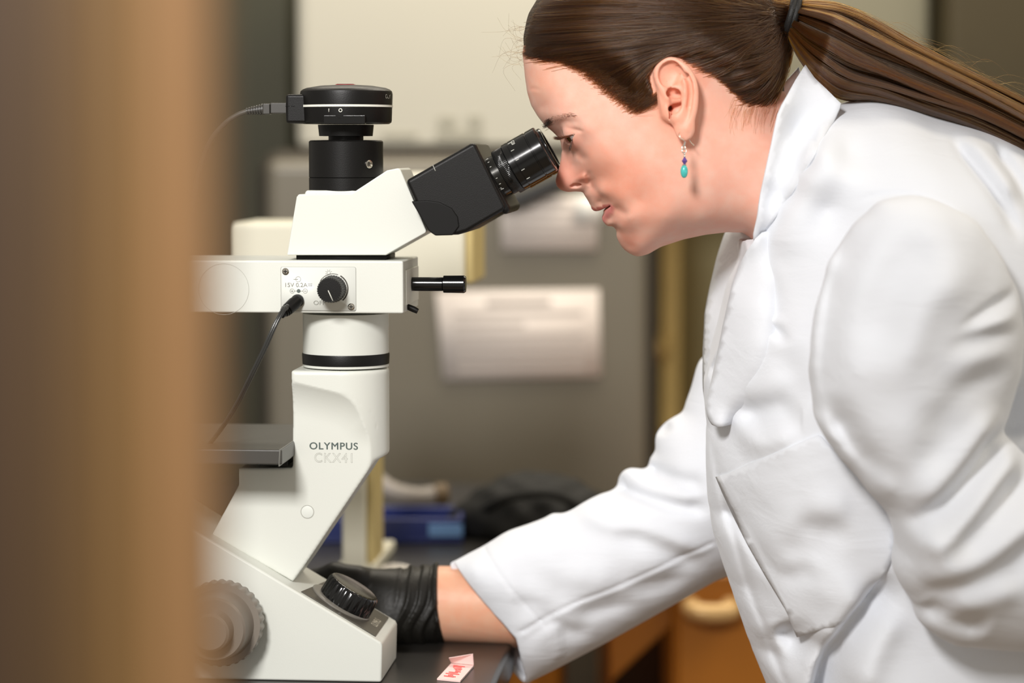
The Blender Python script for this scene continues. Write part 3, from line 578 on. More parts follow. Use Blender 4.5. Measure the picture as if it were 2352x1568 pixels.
for sgn in (-1, 1):
    y = sgn * IPD; e = empty('eyepiece', parent=ey)
    b = E(tb, 0, y); Lb = -tb
    k = lambda q: q
    # along-axis stations measured from the eye end (metres)
    lathe('dioptre_ring', [(0, 0.0172), (Lb - 0.0385, 0.0172), (Lb - 0.0380, 0.0165)], tuple(b), tuple(ta), M_ringm, e, 72)
    lathe('knurled_ring', [(0, 0.0185), (0.0006, 0.0194), (0.0092, 0.0194), (0.0098, 0.0185)], tuple(E(-0.0400, 0, y)), tuple(ta), M_gloss, e, 360, 0.9, scallop=(90, 0.0005, 1, 2))
    lathe('barrel', [(0, 0.0185), (0.0006, 0.0203), (0.0055, 0.0203), (0.0057, 0.0199), (0.0062, 0.0199), (0.0064, 0.0203), (0.0210, 0.0203), (0.0213, 0.0197), (0.0222, 0.0197), (0.0225, 0.0202), (0.0300, 0.0202), (0.0310, 0.0196), (0.0312, 0.0168), (0.0285, 0.0160), (0.0275, 0.0125)], tuple(E(-0.0305, 0, y)), tuple(ta), M_gloss, e, 96, 0.4, cap=False)
    lathe('lens', [(0, 0.0127), (0.0012, 0.009), (0.0018, 0.0004)], tuple(E(-0.0032, 0, y)), tuple(ta), mat('lens_glass', srgb(30, 46, 40), 0.04), e, 48)
    if sgn < 0:
        for j, a in enumerate((-62, -34, -8, 18, 44)):       # white index ticks round the barrel
            a = math.radians(a); dv = lambda t, rr: E(t, 0, y) + tn * (rr * -math.sin(a)) + np.array([0, -rr * math.cos(a), 0])
            tube('index_tick', [dv(-0.0238, 0.0204), dv(-0.0210, 0.0204)], 0.00022, M_line, e, 5)
        for j in range(7):
            a = math.radians(-66 + 18 * j); dv = lambda t, rr: E(t, 0, y) + tn * (rr * -math.sin(a)) + np.array([0, -rr * math.cos(a), 0])
            tube('dioptre_tick', [dv(-0.0452, 0.0173), dv(-0.0438, 0.0173)], 0.0002, M_line, e, 5)
        for sym, t_, a_, w_, h_ in (('G20', -0.0195, -56, 0.006, 0.0028), ('0', -0.0465, 38, 0.0022, 0.003)):
            a = math.radians(a_); rr = 0.0204 if t_ > -0.03 else 0.0174; loc = E(t_, 0, y) + tn * (rr * -math.sin(a)) + np.array([0, -rr * math.cos(a), 0])
            text('barrel_lettering', sym, loc, tuple(tn * -math.cos(a) + np.array([0, math.sin(a), 0])), tuple(ta), w_, h_, M_line, e)
        c = E(-0.0355, 0, y) + tn * (0.0192 * -math.sin(0.5)) + np.array([0, -0.0192 * math.cos(0.5), 0]); lathe('lock_hole', [(0, 0.0019), (0.0009, 0.0019), (0.001, 0.0012), (0.0, 0.0011)], tuple(c), tuple(-tn * math.sin(0.5) + np.array([0, -math.cos(0.5), 0])), M_gloss, e, 20)
# ------------------------------------------------------------------ second stand behind, foreground post, tape on the bench
sp = BL(830, 1306); Y2 = sp[1]
st2 = empty('cream_stand', (sp[0], sp[1], BENCH), YAW); tag(st2, 'cream instrument stand with a post and a wide arm, blurred behind the microscope', 'stand')
M_cr2 = mat('cream_stand_paint', srgb(228, 224, 204), 0.5); M_cre = mat('cream_warm_lit_side', srgb(206, 186, 128), 0.5)  # the yellower edge colour has the warm light on the side faces painted in
Q = lambda px, py: np.array(W(px, py, Y2)) - np.array([sp[0], sp[1], BENCH])
box('post', Q(790, 0)[0], Q(846, 0)[0], -0.035, 0.045, 0.0, Q(0, 600)[2], M_cr2, st2, 0.004)
box('post_edge', Q(846, 0)[0], Q(863, 0)[0], -0.03, 0.045, 0.0, Q(0, 600)[2], M_cre, st2, 0.004)
box('arm', Q(545, 0)[0], Q(1082, 0)[0], -0.06, 0.07, Q(0, 648)[2], Q(0, 508)[2], M_cr2, st2, 0.006)
box('arm_edge', Q(1082, 0)[0], Q(1100, 0)[0], -0.055, 0.07, Q(0, 645)[2], Q(0, 400)[2], M_cre, st2, 0.004)
box('arm_cap', Q(905, 0)[0], Q(1082, 0)[0], -0.058, 0.07, Q(0, 520)[2], Q(0, 396)[2], M_cr2, st2, 0.006)
box('foot', Q(780, 0)[0], Q(868, 0)[0], -0.03, 0.12, 0, 0.012, M_cr2, st2, 0.003)
# foreground: wooden boards very close to the camera
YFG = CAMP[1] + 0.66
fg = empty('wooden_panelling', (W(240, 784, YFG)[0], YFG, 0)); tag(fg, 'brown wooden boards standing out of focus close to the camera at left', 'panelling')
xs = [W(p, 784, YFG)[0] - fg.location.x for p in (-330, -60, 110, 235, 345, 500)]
for k, (colr, dy) in enumerate((((50, 30, 6), 0.05), ((62, 41, 10), 0.035), ((84, 59, 22), 0.02), ((104, 76, 36), 0.01), ((126, 92, 54), 0.0))):  # tones lighten board by board to the right: light falloff put into the colour
    box('board', xs[k], xs[k + 1] - 0.0004, dy, dy + 0.02, 0, 2.3, mat('brown_board_falloff_%d' % k, srgb(*colr), 0.55, noise=(2.2, 0.35)), fg, 0.003)
# pink tape label with red handwriting on the bench
tp_ = [BL(*q) for q in ((1000, 1566), (1036, 1527), (1088, 1532), (1040, 1576))]
c = np.mean(tp_, 0); t = empty('tape_label', tuple(c)); tag(t, 'pale pink tape strip with red handwriting on the black bench', 'tape')
bm = bmesh.new(); q0, q1, q2, q3 = [Vector(p) - Vector(c) for p in tp_]
ext = (q0 - q1) * 0.9
a = [q1, q2, q2 + ext, q1 + ext]; A = [bm.verts.new(v + Vector((0, 0, 0.0016))) for v in a]; B = [bm.verts.new(v + Vector((0, 0, 0.0002))) for v in a]
bm.faces.new(A); bm.faces.new(B[::-1])
for i in range(4): bm.faces.new([A[i], B[i], B[(i + 1) % 4], A[(i + 1) % 4]])
obj('strip', from_bm(bm), mat('pink_tape', srgb(246, 214, 208), 0.6), t, False)
fl = [q1, q2, q2 + ext * 0.06 + Vector((0, 0, 0.010)), q1 + ext * 0.16 + Vector((0, 0, 0.006))]
bm = bmesh.new(); A = [bm.verts.new(v + Vector((0, 0, 0.002))) for v in fl]; bm.faces.new(A); o = obj('curled_end', from_bm(bm), MATS['pink_tape'], t, False)
md = o.modifiers.new('s', 'SOLIDIFY'); md.thickness = 0.0006
M_red = mat('red_ink', srgb(222, 90, 84), 0.6); rr = random.Random(4)
ux = (q2 - q1) ; uy = ext; pos = 0.16
for i in range(9):   # handwritten strokes across the strip
    x = 0.2 + 0.07 * i; base = q1 + uy * (0.18 + 0.05 * (i % 3)) 
    pts = [q1 + ux * (0.15 + 0.6 * rr.random()) + uy * (0.14 + 0.085 * i + 0.03 * rr.random()) + Vector((0, 0, 0.0019)) for _ in range(4)]
    tube('ink_stroke', [np.array(p) for p in pts], 0.0005, M_red, t, 5, 14)
# dark bag and pale tube at the back of the bench
p = BL(1224, 1226); V, F = sdf_mesh(lambda P: np.maximum(smin(smin(blob(P, (0, 0, 0.01), (0.085, 0.06, 0.062)), blob(P, (0.035, 0.0, 0.0), (0.09, 0.05, 0.045)), 0.03), blob(P, (-0.055, 0.01, 0.0), (0.05, 0.04, 0.035)), 0.02) - 0.002 * np.sin(P[:, 0] * 160) * np.sin(P[:, 2] * 130 + P[:, 1] * 90), 0.0005 - P[:, 2]), (-0.13, -0.09, -0.004), (0.15, 0.09, 0.09), 0.004, 1.8)
t = empty('black_bag', tuple(p)); tag(t, 'crumpled black bag on the bench below the lower notice', 'bag'); obj('bag_body', mesh_np(V, F), mat('black_fabric', srgb(16, 15, 12), 0.7, bump=(200, 0.4)), t)
tube('bag_strap', [(-0.06, -0.03, 0.03), (-0.03, -0.06, 0.05), (0.02, -0.062, 0.055), (0.07, -0.05, 0.03)], 0.005, MATS['black_fabric'], t, 10, 24)
p = BL(905, 1200); t = empty('grey_tube', tuple(p + np.array([0, 0, 0.028]))); tag(t, 'pale grey curved tube lying on the blue tray', 'tube')
tube('hose', [(-0.05, 0.02, 0.05), (-0.03, 0.01, 0.03), (-0.005, 0.0, 0.01), (0.025, 0.0, 0.002), (0.05, 0.01, 0.004)], [0.010, 0.011, 0.012, 0.012, 0.011], mat('pale_grey_plastic', srgb(150, 142, 134), 0.5), t, 14, 30)
lathe('hose_cap', [(0, 0.013), (0.014, 0.013), (0.016, 0.010)], (0.048, 0.009, 0.004), (1, 0.2, 0.05), mat('brown_cap', srgb(104, 84, 56), 0.5), t, 24)
p = BL(905, 1318); t = empty('foil_scrap', tuple(p)); tag(t, 'small crumpled pale foil scrap on the bench behind the gloved wrist', 'foil')
V, F = sdf_mesh(lambda P: np.maximum(blob(P, (0, 0, 0), (0.022, 0.014, 0.010)) - 0.0016 * np.sin(P[:, 0] * 700) * np.cos(P[:, 1] * 600), -P[:, 2]), (-0.03, -0.02, -0.003), (0.03, 0.02, 0.016), 0.0012, 1.8); obj('foil_body', mesh_np(V, F), mat('foil', srgb(206, 202, 196), 0.35, 0.5), t)
# ------------------------------------------------------------------ the person: head, face, ear, neck as one implicit surface
person = empty('person', (0.55, 0.0, 0.0))
tag(person, 'woman in a white lab coat with a brown ponytail, bending to look into the microscope', 'person')
PO = np.array([0.55, 0.0, 0.0])
def pobj(name, V, F, m, par=None):
    """mesh given in world coordinates, parented to the person (or one of its parts, which sit at the person's origin)"""
    return obj(name, mesh_np(np.asarray(V) - PO, F), m, par or person)
HH = 0.0008
H_LO, H_HI = (-0.012, 1.235), (0.312, 1.575)
prof = [(1200, 120), (1203, 150), (1206, 179), (1211, 213), (1220, 242), (1231, 261), (1240, 274), (1252, 288), (1264, 298), (1275, 307.5), (1285, 320), (1289.5, 333), (1290, 347), (1287.5, 368), (1284, 385), (1279, 402), (1276, 416), (1279, 428), (1289, 437), (1304, 441), (1322, 439.5), (1338, 441), (1347, 455), (1354, 467), (1358.5, 476), (1363, 482), (1372, 484.5), (1381, 484), (1387, 483.5), (1389, 486), (1387, 493), (1385, 502), (1387, 511), (1393, 517.5), (1405, 523), (1414, 530), (1416, 541), (1420, 554), (1428, 567), (1441, 579), (1456, 587), (1471, 588.5), (1489, 583), (1517, 567), (1568, 550), (1619, 539), (1670, 533), (1705, 534), (1745, 560), (1800, 640)]
skull = [(1205, 95), (1222, 40), (1255, -15), (1310, -62), (1390, -98), (1480, -112), (1570, -104), (1650, -76), (1720, -30), (1768, 30), (1790, 95), (1795, 160), (1800, 210), (1840, 260), (1920, 330), (1990, 400)]
outl = Wl(skull[::-1] + prof)[:, [0, 2]]
# half widths of head and neck (pixel as seen on the near surface, millimetres)
hp_ = [(1480, -20, 72), (1400, 30, 70), (1330, 40, 61), (1270, 60, 46), (1570, -10, 74), (1650, 20, 70), (1720, 60, 54), (1480, 70, 75), (1570, 80, 77), (1660, 110, 68), (1740, 140, 46),
       (1245, 120, 40), (1228, 150, 31), (1250, 180, 39), (1300, 160, 53), (1360, 160, 62), (1430, 170, 68), (1232, 205, 28), (1275, 215, 46), (1330, 225, 57), (1400, 240, 64), (1480, 240, 69), (1540, 245, 70),
       (1248, 245, 26), (1265, 262, 35), (1290, 262, 46), (1320, 262, 54), (1355, 272, 59), (1262, 285, 19), (1282, 295, 25), (1300, 288, 37), (1322, 288, 50), (1350, 300, 57),
       (1292, 318, 15), (1302, 322, 30), (1318, 322, 41), (1335, 318, 48), (1360, 325, 55), (1400, 320, 61), (1450, 310, 65), (1500, 300, 68),
       (1296, 345, 9), (1305, 350, 17), (1318, 350, 29), (1332, 352, 38), (1355, 360, 48), (1395, 370, 57), (1440, 370, 62),
       (1294, 372, 8.5), (1304, 378, 14), (1318, 378, 20), (1332, 378, 29), (1354, 390, 38), (1390, 410, 45), (1440, 420, 57), (1500, 390, 66),
       (1290, 395, 9.5), (1302, 400, 14), (1286, 418, 8), (1298, 425, 11.5), (1316, 428, 13), (1338, 432, 13.5), (1360, 430, 23), (1380, 440, 36), (1420, 455, 48), (1470, 460, 54),
       (1350, 448, 14), (1362, 462, 17), (1380, 462, 21), (1400, 461, 34), (1366, 474, 13), (1380, 474, 17), (1395, 490, 17), (1402, 500, 18), (1414, 490, 30), (1428, 480, 42), (1404, 515, 17), (1420, 522, 26), (1445, 500, 47),
       (1432, 545, 20), (1448, 565, 17), (1450, 535, 32), (1468, 560, 28), (1480, 520, 44), (1500, 545, 36), (1530, 500, 56), (1560, 525, 38), (1580, 460, 62), (1540, 410, 66), (1600, 400, 65), (1610, 500, 51), (1660, 510, 38), (1660, 450, 57), (1700, 480, 52), (1700, 400, 60),
       (1640, 340, 63), (1700, 300, 57), (1640, 260, 63), (1600, 220, 67), (1700, 220, 54), (1760, 230, 38), (1760, 330, 54), (1780, 430, 62), (1850, 400, 62), (1850, 540, 66), (1770, 560, 50), (1780, 280, 34)]
inner = np.array([list(W(p[0], p[1], -p[2] / 1000)[[0, 2]]) + [p[2] / 1000] for p in hp_])
head = Inflate(outl, inner, H_LO, H_HI, HH, 0.0, 0.004, lam=2e-5, close=False)
def surf_pt(px, py, it=6):
    """point of the near head surface seen at a pixel"""
    y = -0.05
    for _ in range(it):
        w = W(px, py, y); y = float(head.near(np.array([w[0]]), np.array([w[2]]))[0])
    return W(px, py, y)
def Wv(Q, y):
    d = FWD * FPX + np.stack([Q[..., 0] - 1176.0, np.zeros(Q.shape[:-1]), np.zeros(Q.shape[:-1])], -1) + UPV * (784.0 - Q[..., 1])[..., None]
    return CAMP + d * ((y - CAMP[1]) / d[..., 1])[..., None]
def surf_v(Q, it=6):
    y = np.full(Q.shape[:-1], -0.05)
    for _ in range(it):
        w = Wv(Q, y); y = head.near(w[..., 0], w[..., 2])
    return Wv(Q, y)
def near_xz(pts, y=None): return np.array([surf_pt(*p)[[0, 2]] if y is None else W(p[0], p[1], y)[[0, 2]] for p in pts])
def hfold(pts, amp, width, taper=0.3, asym=0.0):
    P = near_xz(pts); head.fold(P, amp, width, taper, asym); head.fold(P, amp, width, taper, asym, far=True)
# features: alar crease, nasolabial fold, mouth line, lid creases, under-eye crease, chin dimple
hfold([(1340, 392), (1350, 400), (1354, 414), (1350, 430)], -0.0020, 0.0030, 0.35)
hfold([(1330, 398), (1337, 408), (1338, 420)], 0.0028, 0.0052, 0.45)
hfold([(1352, 412), (1362, 430), (1380, 450), (1400, 464)], -0.0009, 0.0026, 0.3)
hfold([(1362, 412), (1376, 430), (1394, 448), (1412, 462)], 0.0012, 0.0065, 0.4)
hfold([(1404, 470), (1416, 478), (1432, 488), (1450, 496)], -0.0013, 0.0032, 0.35)
hfold([(1310, 340), (1322, 349), (1338, 361), (1352, 374)], -0.0014, 0.0034, 0.35)
hfold([(1395, 519), (1412, 522), (1428, 520)], -0.0012, 0.004, 0.4)
hfold([(1288, 293), (1312, 297), (1330, 300), (1344, 303)], -0.0012, 0.0013, 0.25)
hfold([(1290, 286), (1312, 289), (1334, 292)], 0.0010, 0.0030, 0.35)
hfold([(1250, 278), (1280, 268), (1320, 266), (1350, 275)], 0.0012, 0.0045, 0.35)
hfold([(1212, 206), (1226, 203), (1245, 208)], -0.0004, 0.0016, 0.4)
hfold([(1440, 300), (1400, 335), (1370, 360)], 0.0010, 0.010, 0.4)
# the eye (near one at y<0)
EYC = W(1331.5, 300, -0.034); EYR = 0.0122
EYA = np.array([-0.82, 0.0, -0.57]); EYA /= np.linalg.norm(EYA)
lid_u = [(1275, 305), (1285, 306), (1300, 307), (1314, 308), (1326, 309), (1334, 310)]
# ear
ear_o = [(1504, 190), (1501, 176), (1502, 164), (1510, 149), (1523, 138), (1540, 133), (1558, 136), (1573, 147), (1586, 161), (1597, 180), (1602.5, 202), (1603.5, 227), (1602, 254), (1596, 279), (1589, 298), (1582, 313), (1573, 320), (1563, 317), (1555, 307), (1545, 292), (1532, 270), (1520, 240), (1512, 215)]
EX0 = W(1510, 230, -0.07)[0]
def ear_y(x): return -0.0735 - 0.27 * np.clip(x - EX0, 0, 1)
def earp(p, lift=0.0):
    w = W(p[0], p[1], -0.075); w = W(p[0], p[1], ear_y(w[0])); w = np.array(w); w[1] = ear_y(w[0]) - lift; return w
ear_poly = np.array([earp(p)[[0, 2]] for p in ear_o])
def chain(P, pts, r):
    r = r if hasattr(r, '__len__') else [r] * len(pts); d = None
    for i in range(len(pts) - 1):
        c = capsule(P, pts[i], pts[i + 1], r[i], r[i + 1]); d = c if d is None else np.minimum(d, c)
    return d
hel = [earp(p, 0.0015) for p in catmull(np.array([(1532, 226), (1522, 206), (1512, 184), (1510, 166), (1516, 153), (1528, 143), (1541, 140), (1556, 143), (1569, 152), (1581, 166), (1590, 183), (1595.5, 204), (1596, 227), (1594, 252), (1588, 275), (1580, 296)]), 26)]
helr = np.interp(np.linspace(0, 1, 26), [0, 0.06, 0.2, 0.5, 0.8, 1], [0.0018, 0.0026, 0.0032, 0.0033, 0.0028, 0.0022])
anti = [earp(p, q) for p, q in zip(catmull(np.array([(1566, 172), (1574, 190), (1576, 212), (1573, 236), (1567, 256), (1558, 270)]), 12), np.linspace(0.0, 0.0012, 12))]
crus = [earp(p, 0.0) for p in ((1530, 194), (1545, 199), (1560, 205), (1571, 214))]
ear_c = earp((1552, 225))
def f_ear(P):
    x, y, z = P[:, 0], P[:, 1], P[:, 2]; d2 = sd_poly(x, z, ear_poly); ye = ear_y(x)
    pl = smax(d2 + 0.0006, np.abs(y - ye - 0.0006) - 0.0019, 0.0016)
    pl = smin(pl, chain(P, hel, helr), 0.0016)
    pl = smin(pl, chain(P, anti, 0.0030), 0.0032)
    pl = smin(pl, chain(P, crus, 0.0026), 0.0028)
    pl = smin(pl, blob(P, earp((1573, 296), 0.0008), (0.0078, 0.0036, 0.0095)), 0.004)          # lobe
    pl = smin(pl, blob(P, earp((1560, 268), 0.0008), (0.0075, 0.0034, 0.0055)), 0.004)          # antitragus
    pl = smin(pl, blob(P, ear_c + np.array([0.001, 0.0075, 0.0]), (0.0135, 0.0075, 0.0185)), 0.005)  # back of the bowl
    pl = smin(pl, capsule(P, earp((1530, 190)) + np.array([0, 0.004, 0]), earp((1535, 262)) + np.array([0, 0.004, 0]), 0.005, 0.005), 0.006)
    return pl
def carve_ear(P, f):
    f = smax(f, -blob(P, earp((1550, 215), -0.0022), (0.0078, 0.0062, 0.0050)), 0.0022)         # upper bowl
    f = smax(f, -blob(P, earp((1552, 246), -0.0020), (0.0072, 0.0060, 0.0085)), 0.0026)         # lower bowl
    f = smax(f, -blob(P, earp((1535, 172), 0.0010), (0.0075, 0.0030, 0.0105)), 0.0024)          # hollow under the rim
    f = smax(f, -blob(P, earp((1553, 163), 0.0016), (0.0105, 0.0026, 0.0085)), 0.0030)
    f = smax(f, -chain(P, [earp((1578, 174), 0.0024), earp((1585, 192), 0.0024), earp((1587, 215), 0.0020), earp((1583, 245), 0.0016)], [0.0015, 0.0019, 0.0018, 0.0014]), 0.0030)
    f = smin(f, chain(P, [earp((1532, 231), -0.001), earp((1548, 232), -0.0024), earp((1562, 231), -0.0042)], [0.0028, 0.0023, 0.0018]), 0.0026)  # ridge across the bowl
    f = smin(f, blob(P, earp((1533, 252), -0.0004), (0.0036, 0.0034, 0.0062)), 0.0030)          # tragus
    f = smax(f, -capsule(P, earp((1541, 250), 0.001), earp((1538, 246), -0.014), 0.0024, 0.0022), 0.0012)
    f = smax(f, -chain(P, [earp((1541, 252), 0.0015), earp((1543, 270), 0.0014)], [0.0018, 0.0022]), 0.0012)
    return f
NOS = [surf_pt(1312, 429), surf_pt(1322, 427), surf_pt(1333, 422)]
MOUTH_P = near_xz([(1378, 486), (1386, 482), (1393, 478.5), (1400, 474), (1406, 470)])
lipc = lambda px, py: surf_pt(px, py)
UL = [surf_pt(1364, 479), surf_pt(1377, 478), surf_pt(1390, 475), surf_pt(1403, 470.5)]
LL = [surf_pt(1389, 500), surf_pt(1395, 491), surf_pt(1401, 482), surf_pt(1405, 474)]
EXB = (EX0 - 0.016, EX0 + 0.05); EZB = (W(1550, 335, -0.07)[2], W(1550, 120, -0.07)[2])
def f_head(P):
    P = P.copy(); P[:, 1] = -np.abs(P[:, 1]); x, y, z = P[:, 0], P[:, 1], P[:, 2]
    f = head.f(P)
    m = (x > EXB[0]) & (x < EXB[1]) & (z > EZB[0]) & (z < EZB[1]) & (y < -0.045)
    if m.any(): q = P[m]; f[m] = carve_ear(q, smin(f[m], f_ear(q), 0.004))
    m = np.hypot(x - EYC[0], z - EYC[2]) < 0.026
    m &= (y < -0.008)
    if m.any():
        q = P[m]; g = f[m]; e = np.linalg.norm(q - EYC, axis=1)
        g = smin(g, e - (EYR + 0.0016), 0.004)                                   # lids wrap the ball
        # opening between the lids: wedge in front of the ball
        r = (q - EYC); a = r[:, 0] * EYA[0] + r[:, 2] * EYA[2]; b = -(r[:, 0] * -EYA[2] + r[:, 2] * EYA[0])   # a: gaze, b: towards the brow
        yy = (q[:, 1] - EYC[1])
        wl = np.clip(1 - (yy / 0.0128) ** 2, 0, 1)
        up = 0.0030 * wl + 0.0; dn = -0.0046 * wl
        op = np.maximum(np.maximum(b - up, dn - b), 0.0005 - a)
        g = smax(g, -np.maximum(op, np.maximum(-(e - EYR + 0.004), e - 0.022)), 0.0006)
        f[m] = g
    m = (np.hypot(x - NOS[1][0], z - NOS[1][2]) < 0.02) & (y > -0.03)
    if m.any(): f[m] = smax(f[m], -chain(P[m], [NOS[0] + np.array([0.001, 0.001, 0.001]), NOS[1] + np.array([0, 0.0012, 0.0005]), NOS[2] + np.array([0, 0.003, 0.001])], [0.0018, 0.0028, 0.0022]), 0.0018)
    m = (np.hypot(x - LL[1][0], z - LL[1][2]) < 0.03)
    if m.any():
        q = P[m]; g = f[m]
        g = smin(g, chain(q, [u + np.array([0.0012, 0.0014, 0.0008]) for u in UL], [0.0024, 0.0026, 0.0022, 0.0010]), 0.0028)
        g = smin(g, chain(q, [u + np.array([0.0016, 0.0016, 0.0]) for u in LL], [0.0034, 0.0034, 0.0026, 0.0010]), 0.0028)
        d, t, s_ = d_line(q[:, 0], q[:, 2], MOUTH_P); wdt = 0.0007 * np.clip(1.1 - t, 0, 1) + 0.0003
        g = smax(g, -np.maximum(d - wdt, -(q[:, 1] + 0.030)), 0.0008)
        f[m] = g
    # neck ends inside the collar
    return np.maximum(f, (x - 0.295))
HV, HF = sdf_mesh(f_head, (H_LO[0], -120 * HH, H_LO[1]), (H_HI[0], HH, H_HI[1]), HH, 2.0, mirror=True)
# skin colour painted per vertex (its own pigment: pink nose and cheeks, lips, brows stay hair)
def skin_mat():
    m = bpy.data.materials.new('skin'); m.use_nodes = True; nt = m.node_tree; b = nt.nodes['Principled BSDF']
    at = nt.nodes.new('ShaderNodeAttribute'); at.attribute_name = 'pigment'
    tc = nt.nodes.new('ShaderNodeTexCoord'); n = nt.nodes.new('ShaderNodeTexNoise'); n.inputs['Scale'].default_value = 90; n.inputs['Detail'].default_value = 6
    nt.links.new(tc.outputs['Object'], n.inputs['Vector'])
    cr = nt.nodes.new('ShaderNodeValToRGB'); cr.color_ramp.elements[0].position = 0.35; cr.color_ramp.elements[1].position = 0.7
    cr.color_ramp.elements[0].color = (1.0, 0.80, 0.74, 1); cr.color_ramp.elements[1].color = (1, 1, 1, 1)
    mx = nt.nodes.new('ShaderNodeMixRGB'); mx.blend_type = 'MULTIPLY'; mx.inputs[0].default_value = 0.6
    nt.links.new(n.outputs['Fac'], cr.inputs[0]); nt.links.new(at.outputs['Color'], mx.inputs[1]); nt.links.new(cr.outputs[0], mx.inputs[2])
    nt.links.new(mx.outputs[0], b.inputs['Base Color'])
    b.inputs['Roughness'].default_value = 0.48; b.inputs['Specular IOR Level'].default_value = 0.4
    b.inputs['Subsurface Weight'].default_value = 0.25; b.inputs['Subsurface Radius'].default_value = (1.0, 0.35, 0.2); b.inputs['Subsurface Scale'].default_value = 0.004
    n2 = nt.nodes.new('ShaderNodeTexNoise'); n2.inputs['Scale'].default_value = 900; n2.inputs['Detail'].default_value = 2; nt.links.new(tc.outputs['Object'], n2.inputs['Vector'])
    bp = nt.nodes.new('ShaderNodeBump'); bp.inputs['Strength'].default_value = 0.12; bp.inputs['Distance'].default_value = 0.0006
    nt.links.new(n2.outputs['Fac'], bp.inputs['Height']); nt.links.new(bp.outputs['Normal'], b.inputs['Normal']); return m
M_skin = skin_mat()
def paint(me, V):
    base = np.array(srgb(237, 189, 170)[:3]); C = np.tile(base, (len(V), 1)); S = V.copy(); S[:, 1] = -np.abs(S[:, 1])
    def spot(px, py, r, col, w):
        nonlocal C
        c = surf_pt(px, py); d = np.linalg.norm(S - c, axis=1); k = (w * np.exp(-(d / r) ** 2))[:, None]; C = C * (1 - k) + np.array(srgb(*col)[:3]) * k
    spot(1282, 415, 0.013, (222, 120, 98), 0.7); spot(1300, 385, 0.012, (228, 150, 128), 0.5); spot(1336, 410, 0.008, (226, 140, 116), 0.6)
    spot(1420, 420, 0.030, (230, 150, 120), 0.55); spot(1380, 380, 0.022, (232, 164, 138), 0.4); spot(1440, 550, 0.018, (226, 146, 122), 0.5)
    spot(1500, 460, 0.03, (228, 160, 134), 0.3); spot(1320, 325, 0.008, (214, 140, 122), 0.5); spot(1240, 190, 0.02, (234, 170, 138), 0.4)
    spot(1335, 345, 0.007, (180, 120, 96), 0.25)
    e = earp((1555, 220)); d = np.linalg.norm((S - e) / np.array([1, 1.2, 1.7]), axis=1); k = (0.55 * np.clip(1.35 - d / 0.026, 0, 1))[:, None] * (S[:, 1:2] < -0.066); C = C * (1 - k) + np.array(srgb(236, 158, 124)[:3]) * k
    for L_, r in ((UL, 0.0034), (LL, 0.0058)):
        d = np.full(len(S), 9.0)
        for i in range(3):
            a, b2 = L_[i], L_[i + 1]; ab = b2 - a; t = np.clip(((S - a) @ ab) / (ab @ ab), 0, 1); d = np.minimum(d, np.linalg.norm(S - a - t[:, None] * ab, axis=1) + t * 0.0018)
        k = np.clip((r - d) / (0.0014 if L_ is UL else 0.0034), 0, 1)[:, None]; C = C * (1 - k) + np.array(srgb(*((186, 108, 98) if L_ is UL else (224, 142, 136)))[:3]) * k
    arm = (V[:, 2] < 1.12)[:, None]; C = np.where(arm, np.array(srgb(228, 178, 148)[:3]), C)
    a = me.color_attributes.new('pigment', 'FLOAT_COLOR', 'POINT'); a.data.foreach_set('color', np.hstack([C, np.ones((len(C), 1))]).astype(np.float32).ravel())
# ------------------------------------------------------------------ lab coat: torso, near sleeve and far sleeve blended into one garment
CH = 0.002; FA = 1.45
T_LO, T_HI = (0.12, 0.70), (0.62, 1.46)
front = [(1700, 545), (1668, 534), (1644, 597), (1631, 658), (1620, 719), (1617, 780), (1617, 900), (1622, 968), (1622, 1064), (1625, 1140), (1637, 1217), (1660, 1293), (1690, 1381), (1721, 1473), (1759, 1566), (1800, 1680), (1830, 1850), (1840, 2100)]
back = [(2560, 2100), (2580, 1700), (2640, 1300), (2650, 950), (2600, 650), (2500, 440), (2420, 360), (2352, 322), (2285, 287), (2260, 273), (2230, 270), (2180, 262), (2120, 245), (2060, 228), (2010, 221), (1970, 226), (1935, 236), (1890, 250), (1850, 280)]
tor_o = Wl(front + back)[:, [0, 2]]
tin = [(1730, 590, 60), (1665, 640, 28), (1700, 660, 52), (1660, 740, 30), (1705, 760, 66), (1655, 850, 30), (1700, 880, 76), (1655, 980, 34), (1690, 1080, 70), (1665, 1180, 36), (1715, 1240, 74), (1715, 1350, 44), (1770, 1420, 80), (1775, 1500, 50), (1800, 1540, 74),
       (1800, 600, 88), (1800, 750, 108), (1800, 900, 120), (1800, 1050, 122), (1800, 1200, 120), (1850, 1350, 122), (1900, 1500, 124), (1900, 480, 104), (1950, 350, 92), (1890, 320, 82), (1800, 480, 86), (1770, 535, 74), (1832, 400, 86), (1862, 345, 84), (2000, 280, 62), (2050, 340, 100), (2150, 310, 70), (2150, 400, 130), (2250, 330, 72), (2280, 420, 126),
       (2000, 450, 126), (2050, 600, 150), (2000, 800, 150), (1950, 1000, 146), (2000, 1200, 146), (2050, 1400, 142), (2150, 1500, 150), (2300, 1500, 160), (2300, 700, 160), (2300, 1000, 160), (2450, 700, 140), (2450, 1100, 160), (2500, 1500, 150), (1900, 1800, 126), (2200, 1800, 165), (2450, 1800, 140)]
tin = np.array([list(W(p[0], p[1], -p[2] / 1000)[[0, 2]]) + [p[2] / 1000] for p in tin])
tor = Inflate(tor_o, tin, T_LO, T_HI, CH, 0.0, 0.012, lam=2e-4)
YS = -0.185
